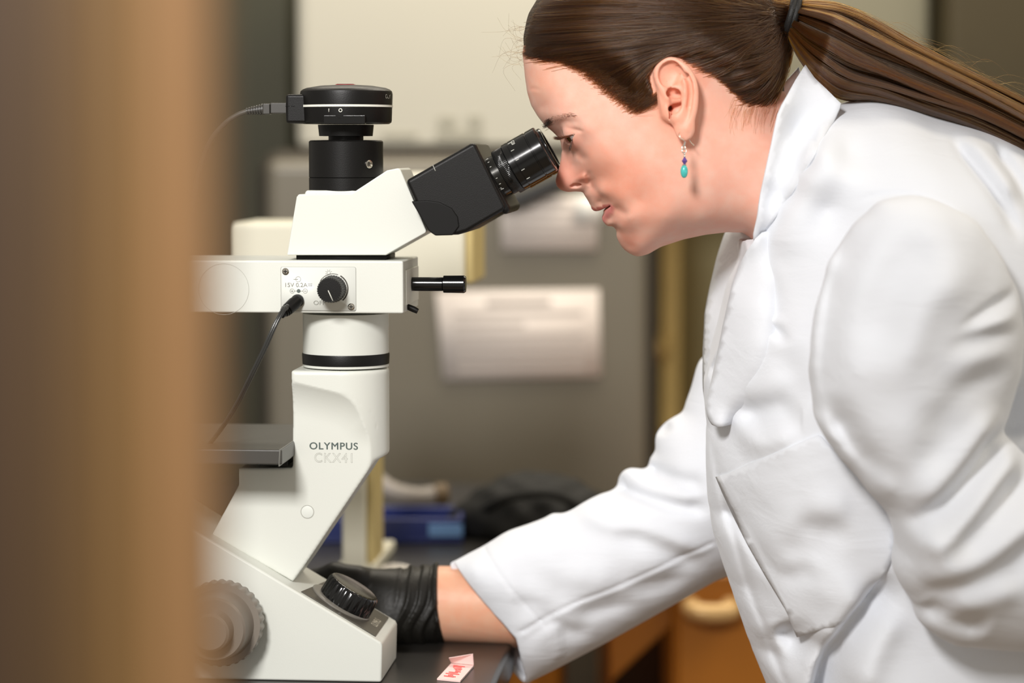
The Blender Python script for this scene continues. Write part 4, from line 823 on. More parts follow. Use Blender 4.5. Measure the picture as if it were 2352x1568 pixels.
sl_o = [(2020, 462), (1960, 515), (1905, 600), (1872, 720), (1858, 850), (1872, 960), (1930, 1052), (1988, 1117), (2041, 1182), (2060, 1240), (2050, 1286), (2062, 1335), (2094, 1376), (2110, 1430), (2180, 1478), (2280, 1490), (2420, 1500), (2560, 1480), (2600, 1380), (2560, 1200), (2440, 1090), (2352, 1044), (2300, 1000), (2322, 930), (2345, 850), (2352, 770), (2340, 680), (2305, 590), (2240, 500), (2140, 452), (2080, 446)]
sl_w = Wl(sl_o, YS)[:, [0, 2]]
sin_ = [(2050, 520, 44), (2130, 540, 60), (2200, 620, 62), (2000, 650, 58), (2100, 700, 72), (2200, 800, 70), (1960, 850, 60), (2080, 900, 72), (2200, 950, 66), (2050, 1050, 66), (2150, 1080, 70), (2120, 1200, 66), (2120, 1300, 62), (2200, 1200, 72), (2200, 1350, 68), (2300, 1250, 72), (2300, 1400, 58), (2420, 1300, 70), (2500, 1350, 60), (2160, 1420, 46)]
sin_ = np.array([list(W(p[0], p[1], YS - p[2] / 1000 * 0.7)[[0, 2]]) + [p[2] / 1000] for p in sin_])
slv = Inflate(sl_w, sin_, T_LO, T_HI, CH, YS, 0.012, lam=1e-7)
fx = lambda pts, y: np.array([W(p[0], p[1], y)[[0, 2]] for p in pts])
def tf(pts, amp, width, taper=0.25, asym=0.0, y=-0.125): tor.fold(catmull(fx(pts, y), 24), FA * amp / 1000, width / 1000, taper, asym)
def sf(pts, amp, width, taper=0.25, asym=0.0, y=-0.25): slv.fold(catmull(fx(pts, y), 24), FA * amp / 1000, width / 1000, taper, asym)
# near sleeve: shoulder fold, drape lines, elbow creases
sf([(2030, 508), (1965, 545), (1930, 610), (1908, 690), (1894, 790), (1895, 880), (1912, 960)], -3.6, 9, 0.25, 0.25, y=-0.205)
sf([(2000, 492), (1935, 560), (1895, 660), (1872, 780), (1872, 880)], 2.4, 8, 0.25, y=-0.2)
sf([(2205, 545), (2120, 580), (2060, 650), (2030, 740), (2010, 850)], -6, 16, 0.3)
sf([(2290, 640), (2190, 650), (2110, 710), (2070, 820), (2050, 930)], 5, 18, 0.3)
sf([(2380, 672), (2330, 690), (2280, 712), (2225, 742), (2180, 762)], -4.2, 6.5, 0.4, 0.3); sf([(2380, 728), (2310, 736), (2250, 752), (2190, 772)], 4, 8, 0.4); sf([(2370, 768), (2300, 770), (2240, 778), (2150, 812)], -2.8, 8, 0.45, 0.3); sf([(2370, 812), (2290, 815), (2220, 832), (2150, 870)], 3, 11, 0.45); sf([(2370, 858), (2290, 866), (2210, 900), (2130, 980)], -3, 11, 0.45)
sf([(2320, 930), (2240, 1020), (2150, 1110), (2080, 1180)], 7, 12, 0.25); sf([(2340, 985), (2260, 1070), (2170, 1165), (2090, 1235)], -10, 11, 0.25); sf([(2380, 1020), (2280, 1110), (2180, 1220), (2085, 1280)], 9, 13, 0.2)
sf([(2400, 1090), (2300, 1180), (2220, 1250), (2150, 1290)], -8, 14, 0.3); sf([(2420, 1140), (2310, 1230), (2210, 1300), (2110, 1340)], 8, 14, 0.25); sf([(2420, 1230), (2300, 1310), (2190, 1350), (2110, 1378)], -8, 13, 0.25); sf([(2352, 1330), (2240, 1370), (2150, 1395)], 5, 14, 0.3)
sf([(2140, 1390), (2200, 1430), (2290, 1455)], -6, 10, 0.3); sf([(1890, 960), (1960, 1040), (2030, 1110), (2070, 1190)], 4, 9, 0.3); sf([(1925, 900), (1940, 960), (1965, 1020), (2010, 1080), (2050, 1140)], -7, 9, 0.35); sf([(2110, 820), (2090, 960), (2060, 1080)], 3, 22, 0.4); sf([(2160, 900), (2150, 1020), (2110, 1100)], -4, 16, 0.4)
# torso: collar fold, chest drape, pocket wrinkles, deep fold beside the pocket
tf([(1748, 552), (1768, 650), (1790, 740), (1800, 800)], -3.0, 6, 0.3, 0.3); tf([(1756, 764), (1776, 758), (1796, 770), (1812, 800)], -3.4, 4.5, 0.45); tf([(1760, 740), (1785, 742), (1815, 760)], 2, 7, 0.45)
tf([(1800, 790), (1830, 880), (1850, 950)], -3, 12, 0.4); tf([(1840, 480), (1800, 600), (1790, 700)], 3, 22, 0.4); tf([(1700, 990), (1760, 960), (1830, 930), (1855, 930)], -7, 13, 0.35); tf([(1700, 1040), (1770, 1010), (1840, 985)], 4, 12, 0.35)
tf([(2056, 1306), (2000, 1370), (1950, 1440), (1918, 1510), (1900, 1600), (1890, 1720)], -20, 11, 0.2, 0.25); tf([(1985, 1330), (1930, 1420), (1890, 1500)], 6, 14, 0.3); tf([(2060, 1370), (2010, 1440), (1975, 1520), (1960, 1600)], 8, 16, 0.3)
tf([(1690, 1180), (1720, 1230), (1770, 1310), (1800, 1360)], -4.5, 7, 0.3); tf([(1700, 1110), (1740, 1170), (1800, 1220)], -2, 8, 0.4); tf([(1810, 1190), (1880, 1215), (1960, 1210)], -6, 13, 0.4); tf([(1780, 1250), (1850, 1265), (1930, 1262)], -4, 10, 0.4); tf([(1780, 1345), (1830, 1330), (1880, 1290)], -5, 9, 0.4); tf([(1830, 1150), (1900, 1160), (1960, 1150)], 4, 14, 0.4); tf([(1850, 1380), (1910, 1350), (1960, 1290)], 4, 14, 0.4)
tf([(1800, 1440), (1850, 1500), (1880, 1530)], -9, 14, 0.4); tf([(1776, 1440), (1800, 1500), (1840, 1560)], 3, 10, 0.4)
tf([(1643, 1010), (1656, 1110), (1690, 1240), (1722, 1350), (1770, 1480), (1812, 1590)], -0.9, 3.0, 0.08, y=-0.06); tf([(1632, 1000), (1640, 1100), (1670, 1240), (1705, 1350), (1750, 1480), (1790, 1590)], 0.7, 5.0, 0.08, y=-0.045)
tf([(1660, 1130), (1740, 1102), (1830, 1068), (1910, 1034)], -0.5, 1.8, 0.1)
for q in (tf, sf): q([(1990, 474), (2040, 454), (2100, 449), (2160, 460), (2220, 490), (2275, 545), (2312, 606), (2340, 670)], -1.3, 2.2, 0.12, y=-0.2)
# shoulder yoke, back wrinkles
tf([(2200, 300), (2240, 380), (2290, 470), (2330, 560)], -5, 6, 0.25, y=-0.11); tf([(2235, 290), (2280, 380), (2330, 470)], 4, 9, 0.3, y=-0.11); tf([(2300, 320), (2340, 400), (2380, 500)], -6, 7, 0.3, y=-0.11)
tf([(2300, 880), (2330, 960), (2360, 1020)], -12, 14, 0.3, y=-0.16)
# far sleeve
YR = 0.13
fs_top = [(1031, 1293), (1111, 1252), (1165, 1218), (1215, 1202), (1247, 1191), (1268, 1179), (1298, 1179), (1330, 1164), (1364, 1144), (1395, 1130), (1414, 1129), (1418, 1104), (1432, 1085), (1456, 1077), (1486, 1082), (1495, 1056), (1508, 1036), (1506, 1005), (1526, 975), (1570, 950), (1590, 895), (1606, 836), (1660, 780), (1760, 700)]
fs_bot = [(1950, 900), (1950, 1180), (1800, 1290), (1650, 1338), (1497, 1421), (1383, 1482), (1268, 1539), (1206, 1568), (1184, 1551), (1153, 1505), (1126, 1473), (1090, 1420), (1055, 1350)]
R_LO, R_HI = (-0.08, 0.88), (0.42, 1.30)
def yr(x, z): return 0.125 + 0.03 * np.clip((x - 0.0) / 0.25, 0, 1)
rin = [(1090, 1310, 32), (1150, 1330, 44), (1200, 1400, 46), (1215, 1500, 36), (1250, 1280, 46), (1300, 1350, 54), (1400, 1250, 54), (1400, 1380, 50), (1500, 1180, 54), (1500, 1300, 60), (1560, 1080, 50), (1600, 1200, 64), (1700, 1000, 66), (1700, 1200, 66), (1850, 1000, 70)]
rin = np.array([list(W(p[0], p[1], YR - p[2] / 1000)[[0, 2]]) + [p[2] / 1000] for p in rin])
slr = Inflate(Wl(fs_top + fs_bot, YR)[:, [0, 2]], rin, R_LO, R_HI, CH, yr, 0.008, lam=1e-7)
def rf(pts, amp, width, taper=0.25, asym=0.0, y=0.075): slr.fold(catmull(fx(pts, y), 24), FA * amp / 1000, width / 1000, taper, asym)
rf([(1416, 1100), (1430, 1130), (1480, 1152), (1560, 1166), (1640, 1172)], -6, 8, 0.2, 0.2); rf([(1430, 1090), (1470, 1125), (1540, 1145), (1630, 1152)], 4, 9, 0.25)
rf([(1488, 1082), (1510, 1100), (1560, 1112), (1630, 1118)], -4, 8, 0.25); rf([(1510, 1010), (1530, 1000), (1545, 1015)], -4, 6, 0.35)
rf([(1298, 1180), (1380, 1200), (1480, 1222), (1580, 1262), (1640, 1290)], 5, 10, 0.25); rf([(1400, 1225), (1500, 1245), (1580, 1285), (1640, 1300)], -5, 11, 0.3)
rf([(1160, 1300), (1250, 1340), (1330, 1400)], -3.0, 14, 0.35); rf([(1170, 1370), (1230, 1400), (1290, 1440)], -2.5, 10, 0.35); rf([(1290, 1300), (1370, 1330), (1430, 1340)], 2.5, 14, 0.4)
rf([(1183, 1464), (1306, 1394), (1421, 1348), (1530, 1300), (1650, 1248)], -1.0, 1.9, 0.04); rf([(1190, 1472), (1310, 1402), (1425, 1356), (1534, 1308), (1650, 1256)], 0.5, 3.5, 0.04)
rf([(1300, 1430), (1400, 1400), (1480, 1390)], -3, 9, 0.4); rf([(1262, 1450), (1310, 1462), (1370, 1456)], -2.2, 8, 0.4); rf([(1430, 1350), (1510, 1350), (1600, 1320)], -3, 10, 0.4); rf([(1190, 1478), (1250, 1440), (1280, 1438), (1340, 1468)], -1.6, 6, 0.35)
for k in range(5): rf([(1250 + 3 * k, 1456 + 17 * k), (1276 + 4 * k, 1448 + 17 * k), (1306, 1454 + 16 * k)], 0.9, 4.0, 0.5)
rf([(1100, 1262), (1150, 1325), (1210, 1395), (1258, 1450)], -0.8, 1.6, 0.05)      # hem stitch line of the cuff
# hollow the cuff: the sleeve is a shell there
CUFA = np.array(W(1031, 1293, YR)); CUFB = np.array(W(1207, 1567, YR)); cd_ = (CUFB - CUFA)[[0, 2]]; cd_ /= np.linalg.norm(cd_); cn_ = np.array([cd_[1], -cd_[0]])
if (cn_ @ (np.array(W(1600, 1200, YR)) - CUFA)[[0, 2]]) < 0: cn_ = -cn_
LREG = Wl([(1712, 525), (1560, 525), (1560, 925), (1612, 925), (1632, 860), (1650, 800), (1668, 735), (1690, 652), (1712, 600)], -0.035)[:, [0, 2]]
def ymap(ctrl):
    """explicit depth field from (px, py, y_mm) controls"""
    P = np.array([list(W(p[0], p[1], p[2] / 1000)[[0, 2]]) for p in ctrl]); return tps(P, [p[2] / 1000 for p in ctrl], 1e-6)
FY = ymap([(1702, 534, 30), (1668, 532, 82), (1644, 597, 80), (1630, 658, 74), (1618, 719, 64), (1614, 800, 50), (1740, 545, 4), (1615, 900, 30), (1704, 600, 18), (1690, 700, 4), (1672, 800, -8), (1650, 900, -16), (1620, 935, -6), (1675, 600, 50), (1655, 700, 38), (1640, 800, 22)])
NECKP = Wl([(1600, 100), (1850, 120), (1838, 200), (1812, 270), (1800, 340), (1788, 410), (1770, 480), (1752, 545), (1735, 600), (1600, 600)], -0.07)[:, [0, 2]]
CUTP = np.vstack([catmull(Wl([(1031, 1293), (1080, 1349), (1130, 1405), (1178, 1458), (1187, 1474), (1196, 1516), (1207, 1567)], 0.09)[:, [0, 2]], 30), Wl([(1207, 1700), (800, 1700), (800, 1200), (1020, 1280)], 0.09)[:, [0, 2]]])
def f_coat(P):
    x, y, z = P[:, 0], P[:, 1], P[:, 2]; kz = np.clip((z - 1.20) / 0.12, 0, 1); k = 0.003 + 0.020 * kz * kz
    f = smin(tor.f(P), slv.f(P), k)
    # collar opening for the neck
    m = (x < 0.36) & (z > 1.22) & (np.abs(y) < 0.1) & (sd_poly(x, z, NECKP) < 0)
    if m.any(): f[m] = smax(f[m], -(head.f(P[m]) - 0.006), 0.004)
    # the open front: behind the near lapel the coat falls back to the far lapel
    q = sd_poly(x, z, LREG); m = q < 0.01
    if m.any(): f[m] = np.maximum(f[m], np.minimum(-q[m], FY(x[m], z[m]) + 0.004 - y[m]))
    return np.maximum(f, np.maximum(z - 1.44, 0.745 - z))
def f_cuff(P):
    x, y, z = P[:, 0], P[:, 1], P[:, 2]; g = slr.f(P); s_ = (x - CUFA[0]) * cn_[0] + (z - CUFA[2]) * cn_[1]
    g = np.maximum(g, -(np.maximum(g + 0.0050, s_ - 0.10)))
    cut = sd_poly(x, z, CUTP); return np.maximum(g, np.minimum(-cut, (yr(x, z) + 0.001) - y))
KV, KF = sdf_mesh(f_coat, (T_LO[0], -0.285, T_LO[1] + 0.03), (T_HI[0], 0.19, T_HI[1]), CH, 2.2)
M_coat = mat('white_cotton', srgb(227, 230, 236), 0.85, bump=(420, 0.10), sheen=0.15, spec=0.2)
nt = M_coat.node_tree; n3 = nt.nodes.new('ShaderNodeTexNoise'); n3.inputs['Scale'].default_value = 26; n3.inputs['Detail'].default_value = 4; n3.inputs['Distortion'].default_value = 0.6     # small creases in the cotton
tc3 = nt.nodes.new('ShaderNodeTexCoord'); mp3 = nt.nodes.new('ShaderNodeMapping'); mp3.inputs['Rotation'].default_value = (0, 0.6, 0); mp3.inputs['Scale'].default_value = (0.5, 1, 1.6); b3 = nt.nodes.new('ShaderNodeBump'); b3.inputs['Strength'].default_value = 0.22; b3.inputs['Distance'].default_value = 0.006
nt.links.new(tc3.outputs['Object'], mp3.inputs['Vector']); nt.links.new(mp3.outputs[0], n3.inputs['Vector']); nt.links.new(n3.outputs['Fac'], b3.inputs['Height'])
b1 = [q for q in nt.nodes if q.type == 'BUMP' and q != b3][0]; nt.links.new(b3.outputs['Normal'], b1.inputs['Normal'])
coat = pobj('lab_coat', KV, KF, M_coat)
KV, KF = sdf_mesh(f_cuff, (R_LO[0], 0.03, R_LO[1]), (0.30, 0.25, R_HI[1]), 0.0016, 2.2)
pobj('sleeve', KV, KF, M_coat, coat)
# --- thin cloth pieces laid over the coat
def coat_near(x, z):
    """near surface of torso and near sleeve together"""
    return np.minimum(tor.near(x, z), np.where(slv.m(x, z, slv.D) > 0, slv.near(x, z), 9.0))
def sheet(name, px, yfun, par, m, step=0.004, thick=0.0014, ymid=-0.1, edge=0.0, refine=0):
    """cloth patch: outline given in pixels at depth yfun, filled with a fine mesh and given thickness"""
    def proj(q):
        y = ymid
        for _ in range(16): w = W(q[0], q[1], y); y = 0.6 * y + 0.4 * float(yfun(np.array([w[0]]), np.array([w[2]]))[0])
        return W(q[0], q[1], y)[[0, 2]]
    O = np.array([proj(q) for q in px]); O2 = np.vstack([O, O[:1]]); seg = np.linalg.norm(np.diff(O2, axis=0), axis=1); cum = np.concatenate([[0], np.cumsum(seg)]); t = np.linspace(0, cum[-1], max(12, int(cum[-1] / step)))[:-1]
    Bp = np.stack([np.interp(t, cum, O2[:, 0]), np.interp(t, cum, O2[:, 1])], 1); lo, hi = O.min(0), O.max(0)
    gx, gz = np.meshgrid(np.arange(lo[0], hi[0], step), np.arange(lo[1], hi[1], step)); gx = gx.copy(); gx[::2] += step / 2
    ins = sd_poly(gx, gz, O) < -0.55 * step; G = np.stack([gx[ins], gz[ins]], 1); allp = np.vstack([Bp, G]); n = len(Bp)
    r = delaunay_2d_cdt([Vector(p) for p in allp], [(i, (i + 1) % n) for i in range(n)], [], 1, 1e-7); V2 = np.array([tuple(v) for v in r[0]])
    de = np.clip(-sd_poly(V2[:, 0], V2[:, 1], O) / 0.006, 0, 1)
    Y = yfun(V2[:, 0], V2[:, 1]) - edge * (1 - de) ** 2
    V = np.stack([V2[:, 0], Y, V2[:, 1]], 1); o = pobj(name, V, [list(f) for f in r[2]], m, par)
    bm = bmesh.new(); bm.from_mesh(o.data); bmesh.ops.recalc_face_normals(bm, faces=bm.faces); s = sum(f.normal.y * f.calc_area() for f in bm.faces)
    if s > 0: bmesh.ops.reverse_faces(bm, faces=bm.faces)
    bm.to_mesh(o.data); bm.free(); o.data.polygons.foreach_set('use_smooth', np.ones(len(o.data.polygons), bool))
    md = o.modifiers.new('thickness', 'SOLIDIFY'); md.thickness = thick; md.offset = -1.0; return o
pocket = sheet('breast_pocket', [(1643, 1095), (1720, 1064), (1800, 1031), (1881, 997), (1950, 1075), (2010, 1140), (2060, 1200), (2046, 1290), (2000, 1360), (1945, 1422), (1890, 1442), (1831, 1465), (1804, 1400), (1758, 1324), (1715, 1248), (1682, 1182), (1660, 1135)], lambda x, z: tor.near(x, z) - 0.0022, coat, M_coat, 0.004, 0.0018, -0.1)
def on_tor(p, lift):
    y = -0.08
    for _ in range(10): w = W(p[0], p[1], y); y = 0.5 * y + 0.5 * float(tor.near(np.array([w[0]]), np.array([w[2]]))[0])
    return (p[0], p[1], 1000 * (y + lift))
cy = ymap([(1850, 150, -24), (1826, 186, -44), (1800, 238, -64), (1785, 290, -73), (1772, 345, -79), (1757, 410, -83), (1744, 480, -84), (1733, 545, -80), (1870, 180, -38), (1900, 205, -48), (1932, 234, -56)] + [on_tor(p, -0.005) for p in ((1915, 277), (1895, 303), (1874, 341), (1850, 383), (1815, 445), (1780, 500), (1752, 546))] + [on_tor(p, -0.012) for p in ((1850, 320), (1826, 380), (1790, 450))])
col_px = [(1850, 148), (1826, 185), (1799, 240), (1790, 262), (1776, 330), (1760, 400), (1746, 470), (1734, 545), (1738, 562), (1752, 548), (1780, 502), (1815, 447), (1850, 385), (1874, 342), (1895, 303), (1915, 277), (1932, 238), (1900, 206), (1872, 180)]
collar = sheet('collar', col_px, cy, coat, M_coat, 0.004, 0.0022, -0.07)
o = collar.copy(); COL.objects.link(o); o.scale = (1, -1, 1)
ly = ymap([(1734, 545, -74), (1700, 600, -52), (1682, 650, -46), (1660, 750, -40), (1640, 840, -36), (1619, 932, -30), (1631, 976, -40), (1684, 974, -72), (1690, 900, -80), (1700, 800, -82), (1720, 700, -84), (1748, 600, -88), (1660, 900, -62), (1680, 780, -66)])
lap_px = [(1736, 548), (1716, 574), (1700, 606), (1681, 652), (1670, 700), (1659, 750), (1650, 796), (1640, 842), (1630, 888), (1619, 931), (1624, 956), (1632, 974), (1646, 980), (1666, 978), (1690, 972), (1724, 932), (1764, 862), (1792, 780), (1796, 700), (1796, 600), (1780, 530), (1756, 530)]
rt = [(1690, 972), (1724, 932), (1764, 862), (1792, 780), (1796, 700), (1796, 600), (1782, 530)]
ly2 = ymap([on_tor(p, 0.014) for p in rt] + [on_tor(p, -0.005) for p in ((1762, 560), (1770, 640), (1766, 720), (1754, 790), (1728, 850), (1694, 915))] + [(1736, 548, -82), (1700, 606, -66), (1681, 652, -62), (1659, 750, -58), (1640, 842, -54), (1619, 931, -50), (1632, 974, -58), (1655, 978, -68)])
lapel = sheet('lapel', lap_px, ly2, coat, M_coat, 0.004, 0.0020, -0.06)
sheet('far_lapel', [(1738, 540), (1702, 528), (1668, 528), (1644, 597), (1630, 658), (1618, 719), (1614, 800), (1615, 900), (1620, 935), (1650, 900), (1672, 800), (1690, 700), (1708, 620), (1736, 575)], FY, coat, M_coat, 0.004, 0.0022, 0.02)
# ------------------------------------------------------------------ far forearm, gloved hand, rest of the body and legs
YH_ = 0.135
ARM = [W(1150, 1395, YH_), W(1080, 1390, YH_), W(1012, 1388, YH_), W(960, 1395, YH_)]
def f_arm(P):
    f = capsule(P, W(1230, 1390, 0.13), W(1012, 1388, YH_), 0.0385, 0.0342); f = smin(f, capsule(P, W(1005, 1389, YH_), W(940, 1400, YH_), 0.0335, 0.027), 0.004)
    return f
def f_body(P):
    f = capsule(P, W(1850, 480, 0), W(2250, 800, 0), 0.045, 0.08); f = smin(f, capsule(P, W(2170, 620, -0.09), W(2170, 620, 0.09), 0.045, 0.045), 0.03)
    f = smin(f, capsule(P, W(2200, 800, -0.03), W(2250, 1600, -0.04), 0.08, 0.09), 0.04); f = smin(f, capsule(P, W(2200, 800, 0.03), W(2250, 1600, 0.04), 0.08, 0.09), 0.04)
    f = smin(f, capsule(P, W(2150, 660, -0.155), W(2140, 1150, -0.18), 0.034, 0.030), 0.02); f = smin(f, capsule(P, W(2160, 1240, -0.18), W(2480, 1330, -0.17), 0.030, 0.026), 0.02); f = smin(f, capsule(P, W(2140, 1150, -0.18), W(2160, 1240, -0.18), 0.030, 0.030), 0.01)
    f = smin(f, capsule(P, W(2120, 660, 0.14), W(1720, 1080, 0.15), 0.038, 0.034), 0.02); f = smin(f, capsule(P, W(1720, 1080, 0.15), W(1300, 1370, 0.135), 0.034, 0.034), 0.015)
    return smin(f, f_arm(P), 0.012)
AV, AF_ = sdf_mesh(f_body, (-0.13, -0.27, 0.80), (0.60, 0.25, 1.36), 0.004, 1.8)
GX = lambda px, py, y: np.array(W(px, py, y))
# glove: palm, wrist with rolled cuff, five fingers closing round the far focus knob
FING = [  # (chain of points, radii)
    ([(818, 1330, 0.118), (770, 1322, 0.120), (722, 1336, 0.124), (690, 1366, 0.126)], [0.0125, 0.0115, 0.0105, 0.0095]),
    ([(812, 1342, 0.136), (760, 1328, 0.140), (700, 1340, 0.142), (660, 1374, 0.140)], [0.0130, 0.0118, 0.0108, 0.0096]),
    ([(815, 1352, 0.155), (765, 1340, 0.160), (708, 1352, 0.160), (672, 1384, 0.156)], [0.0125, 0.0114, 0.0104, 0.0094]),
    ([(828, 1366, 0.172), (785, 1360, 0.176), (742, 1374, 0.174), (714, 1398, 0.168)], [0.0112, 0.0102, 0.0094, 0.0084]),
    ([(890, 1432, 0.112), (838, 1450, 0.104), (786, 1446, 0.104), (742, 1430, 0.110)], [0.0150, 0.0132, 0.0116, 0.0100])]
def f_glove(P):
    f = capsule(P, GX(1012, 1389, YH_), GX(930, 1398, 0.138), 0.0372, 0.0335)
    f = smin(f, capsule(P, GX(930, 1392, 0.125), GX(836, 1348, 0.128), 0.028, 0.018), 0.02); f = smin(f, capsule(P, GX(930, 1398, 0.150), GX(845, 1362, 0.160), 0.028, 0.017), 0.02)
    f = smin(f, capsule(P, GX(930, 1420, 0.125), GX(886, 1432, 0.114), 0.024, 0.016), 0.02)
    for pts, rr in FING:
        q = [GX(*p) for p in pts]; g = None
        for i in range(3): c = capsule(P, q[i], q[i + 1], rr[i], rr[i + 1]); g = c if g is None else smin(g, c, 0.004)
        f = smin(f, g, 0.006)
    # wrinkles of the loose latex around the wrist, open end
    s = P[:, 0]; wz = P[:, 2]; x0 = GX(1012, 1389, YH_)[0]
    w = np.clip((s - GX(905, 1390, YH_)[0]) / 0.01, 0, 1); ph = (s - 0.25 * (wz - 1.0)) / 0.0115 * 2 * np.pi + 1.6 * np.sin(wz * 120) + 1.1 * np.sin(P[:, 1] * 90)
    f = f - w * 0.0011 * (np.sin(ph) + 0.5 * np.sin(2.3 * ph + 1))
    edge = (s - x0) - 0.006 * np.sin((wz - 1.0) * 60) * 0.3 + 0.10 * (wz - GX(1012, 1389, YH_)[2]); f = np.maximum(f, edge)
    roll = np.abs(edge + 0.0012) ; return f - 0.0014 * np.exp(-(roll / 0.0014) ** 2)
GV, GF = sdf_mesh(f_glove, (-0.26, 0.06, 0.90), (0.0, 0.22, 1.08), 0.0015, 1.8)
me = mat('black_nitrile', srgb(22, 20, 16), 0.5, noise=(40, 0.3), bump=(300, 0.25), spec=0.35)
glove = pobj('glove', GV, GF, me)
g2 = bpy.data.objects.new('glove', glove.data); COL.objects.link(g2); g2.parent = person; g2.rotation_euler = (0, 0, math.pi)      # the other hand rests at her hip
wr = GX(985, 1390, YH_) - PO; tg = np.array(W(2590, 1400, -0.19)) - PO; g2.location = (tg[0] + wr[0], tg[1] + wr[1], tg[2] - wr[2])
# trousers and shoes, below the picture
def f_legs(P):
    f = None
    for s in (-1, 1):
        g = smin(capsule(P, (0.47, 0.085 * s, 0.80), (0.50, 0.095 * s, 0.45), 0.095, 0.068), capsule(P, (0.50, 0.095 * s, 0.45), (0.53, 0.10 * s, 0.07), 0.066, 0.048), 0.03); f = g if f is None else smin(f, g, 0.03)
    return smin(f, blob(P, (0.47, 0, 0.80), (0.13, 0.17, 0.10)), 0.04)
LV, LF = sdf_mesh(f_legs, (0.30, -0.24, 0.0), (0.66, 0.24, 0.94), 0.006, 1.8)
pobj('trousers', LV, LF, mat('dark_trousers', srgb(44, 46, 56), 0.8, bump=(300, 0.2)))
for s in (-1, 1):
    f_shoe = lambda P: np.maximum(smin(blob(P, (0.48, 0.10 * s, 0.045), (0.135, 0.046, 0.045)), capsule(P, (0.53, 0.10 * s, 0.05), (0.535, 0.10 * s, 0.09), 0.045, 0.045), 0.03), 0.002 - P[:, 2])
    SV, SF_ = sdf_mesh(f_shoe, (0.32, 0.10 * s - 0.07, -0.01), (0.64, 0.10 * s + 0.07, 0.16), 0.005, 1.8); pobj('shoe', SV, SF_, mat('black_shoe', srgb(28, 26, 24), 0.4))
BV = np.vstack([HV, AV]); BF = np.vstack([HF, AF_ + len(HV)])
me = mesh_np(BV - PO, BF); paint(me, BV); body = obj('body', me, M_skin, person)
# eyeballs
M_scl = mat('eye_white', srgb(206, 196, 190), 0.12, noise=(120, 0.15)); M_iris = mat('iris_hazel', srgb(96, 78, 30), 0.1, noise=(300, 0.5)); M_pup = mat('pupil', srgb(8, 8, 8), 0.05)
for sg in (1, -1):
    c = EYC * np.array([1, sg, 1]) - PO; pr = [(-EYR * math.cos(a), EYR * math.sin(a)) for a in np.linspace(0.02, math.pi * 0.80, 22)]
    e = lathe('eyeball', pr, tuple(c), tuple(EYA), M_scl, person, 48, 1.0)
    lathe('iris', [(EYR * math.cos(a) , EYR * math.sin(a)) for a in np.linspace(0.52, 0.18, 6)], tuple(c + EYA * 0.0001), tuple(EYA), M_iris, e, 40, 1.0, cap=False)
    lathe('pupil', [(EYR * math.cos(a), EYR * math.sin(a)) for a in np.linspace(0.20, 0.01, 4)], tuple(c + EYA * 0.0002), tuple(EYA), M_pup, e, 32, 1.0)
# ------------------------------------------------------------------ hair
def hair_mat(name, melanin, red, rnd, rough=0.32):
    m = bpy.data.materials.new(name); m.use_nodes = True; nt = m.node_tree; nt.nodes.remove(nt.nodes['Principled BSDF'])
    h = nt.nodes.new('ShaderNodeBsdfHairPrincipled'); h.model = 'CHIANG'; h.parametrization = 'MELANIN'
    h.inputs['Melanin'].default_value = melanin; h.inputs['Melanin Redness'].default_value = red; h.inputs['Random Color'].default_value = rnd
    h.inputs['Roughness'].default_value = rough; h.inputs['Radial Roughness'].default_value = 0.45; h.inputs['Random Roughness'].default_value = 0.2
    hi = nt.nodes.new('ShaderNodeHairInfo'); nt.links.new(hi.outputs['Random'], h.inputs['Random'])
    nt.links.new(h.outputs[0], nt.nodes['Material Output'].inputs[0]); return m
M_hair = hair_mat('brown_hair', 0.55, 0.2, 0.3); M_brow = hair_mat('dark_brow_hair', 0.86, 0.4, 0.3); M_tail = hair_mat('ponytail_hair', 0.56, 0.42, 0.35)
def hair_obj(name, S, r0, r1, m, par, root=False):
    """S: list of world polylines"""
    n = [len(p) for p in S]; hc = bpy.data.hair_curves.new(name); hc.add_curves(n); P = np.vstack(S) - PO
    hc.attributes['position'].data.foreach_set('vector', P.astype(np.float32).ravel())
    ra = hc.attributes.new('radius', 'FLOAT', 'POINT'); R = np.concatenate([np.linspace(r0, r1, k) * np.clip(0.35 + np.arange(k) * 0.22, 0, 1) if root else np.linspace(r0, r1, k) for k in n]); ra.data.foreach_set('value', R.astype(np.float32))
    hc.materials.append(m); o = bpy.data.objects.new(name, hc); COL.objects.link(o); o.parent = par; return o
hline = [(1198, 122), (1230, 127), (1262, 133), (1313, 152), (1354, 178), (1390, 208), (1426, 236), (1453, 254), (1482, 243), (1501, 214), (1510, 182), (1519, 152), (1530, 138), (1560, 138), (1594, 158), (1645, 186), (1683, 214), (1708, 240), (1747, 246), (1790, 238)]
HLXZ = near_xz(hline)
cap_poly = np.vstack([HLXZ, Wl([(1830, 240), (1850, 100), (1800, -60), (1600, -180), (1300, -140), (1150, -20), (1170, 110)])[:, [0, 2]]])
capm = Map2(H_LO, H_HI, 0.002); capd = sd_poly(capm.X, capm.Z, cap_poly); capd = capd + 0.005 * np.clip((capm.X - 0.02) / 0.04, 0.1, 1); k_ = np.clip(-capd / 0.022, 0, 1); capm.A = 0.0052 * k_ * k_ * (3 - 2 * k_) - 0.0009
def f_cap(P):
    Q = P.copy(); Q[:, 1] = -np.abs(Q[:, 1]); return np.maximum(head.f(Q) - capm(P[:, 0], P[:, 2]), capm(P[:, 0], P[:, 2], capd))
CV, CF = sdf_mesh(f_cap, (H_LO[0] - 0.004, -0.092, 1.40), (0.25, 0.092, 1.585), 0.002, 2.0)
M_cap = mat('hair_underlayer', srgb(64, 50, 36), 0.6, noise=(60, 0.3), bump=(260, 0.5))
hair = pobj('hair', CV, CF, M_cap)
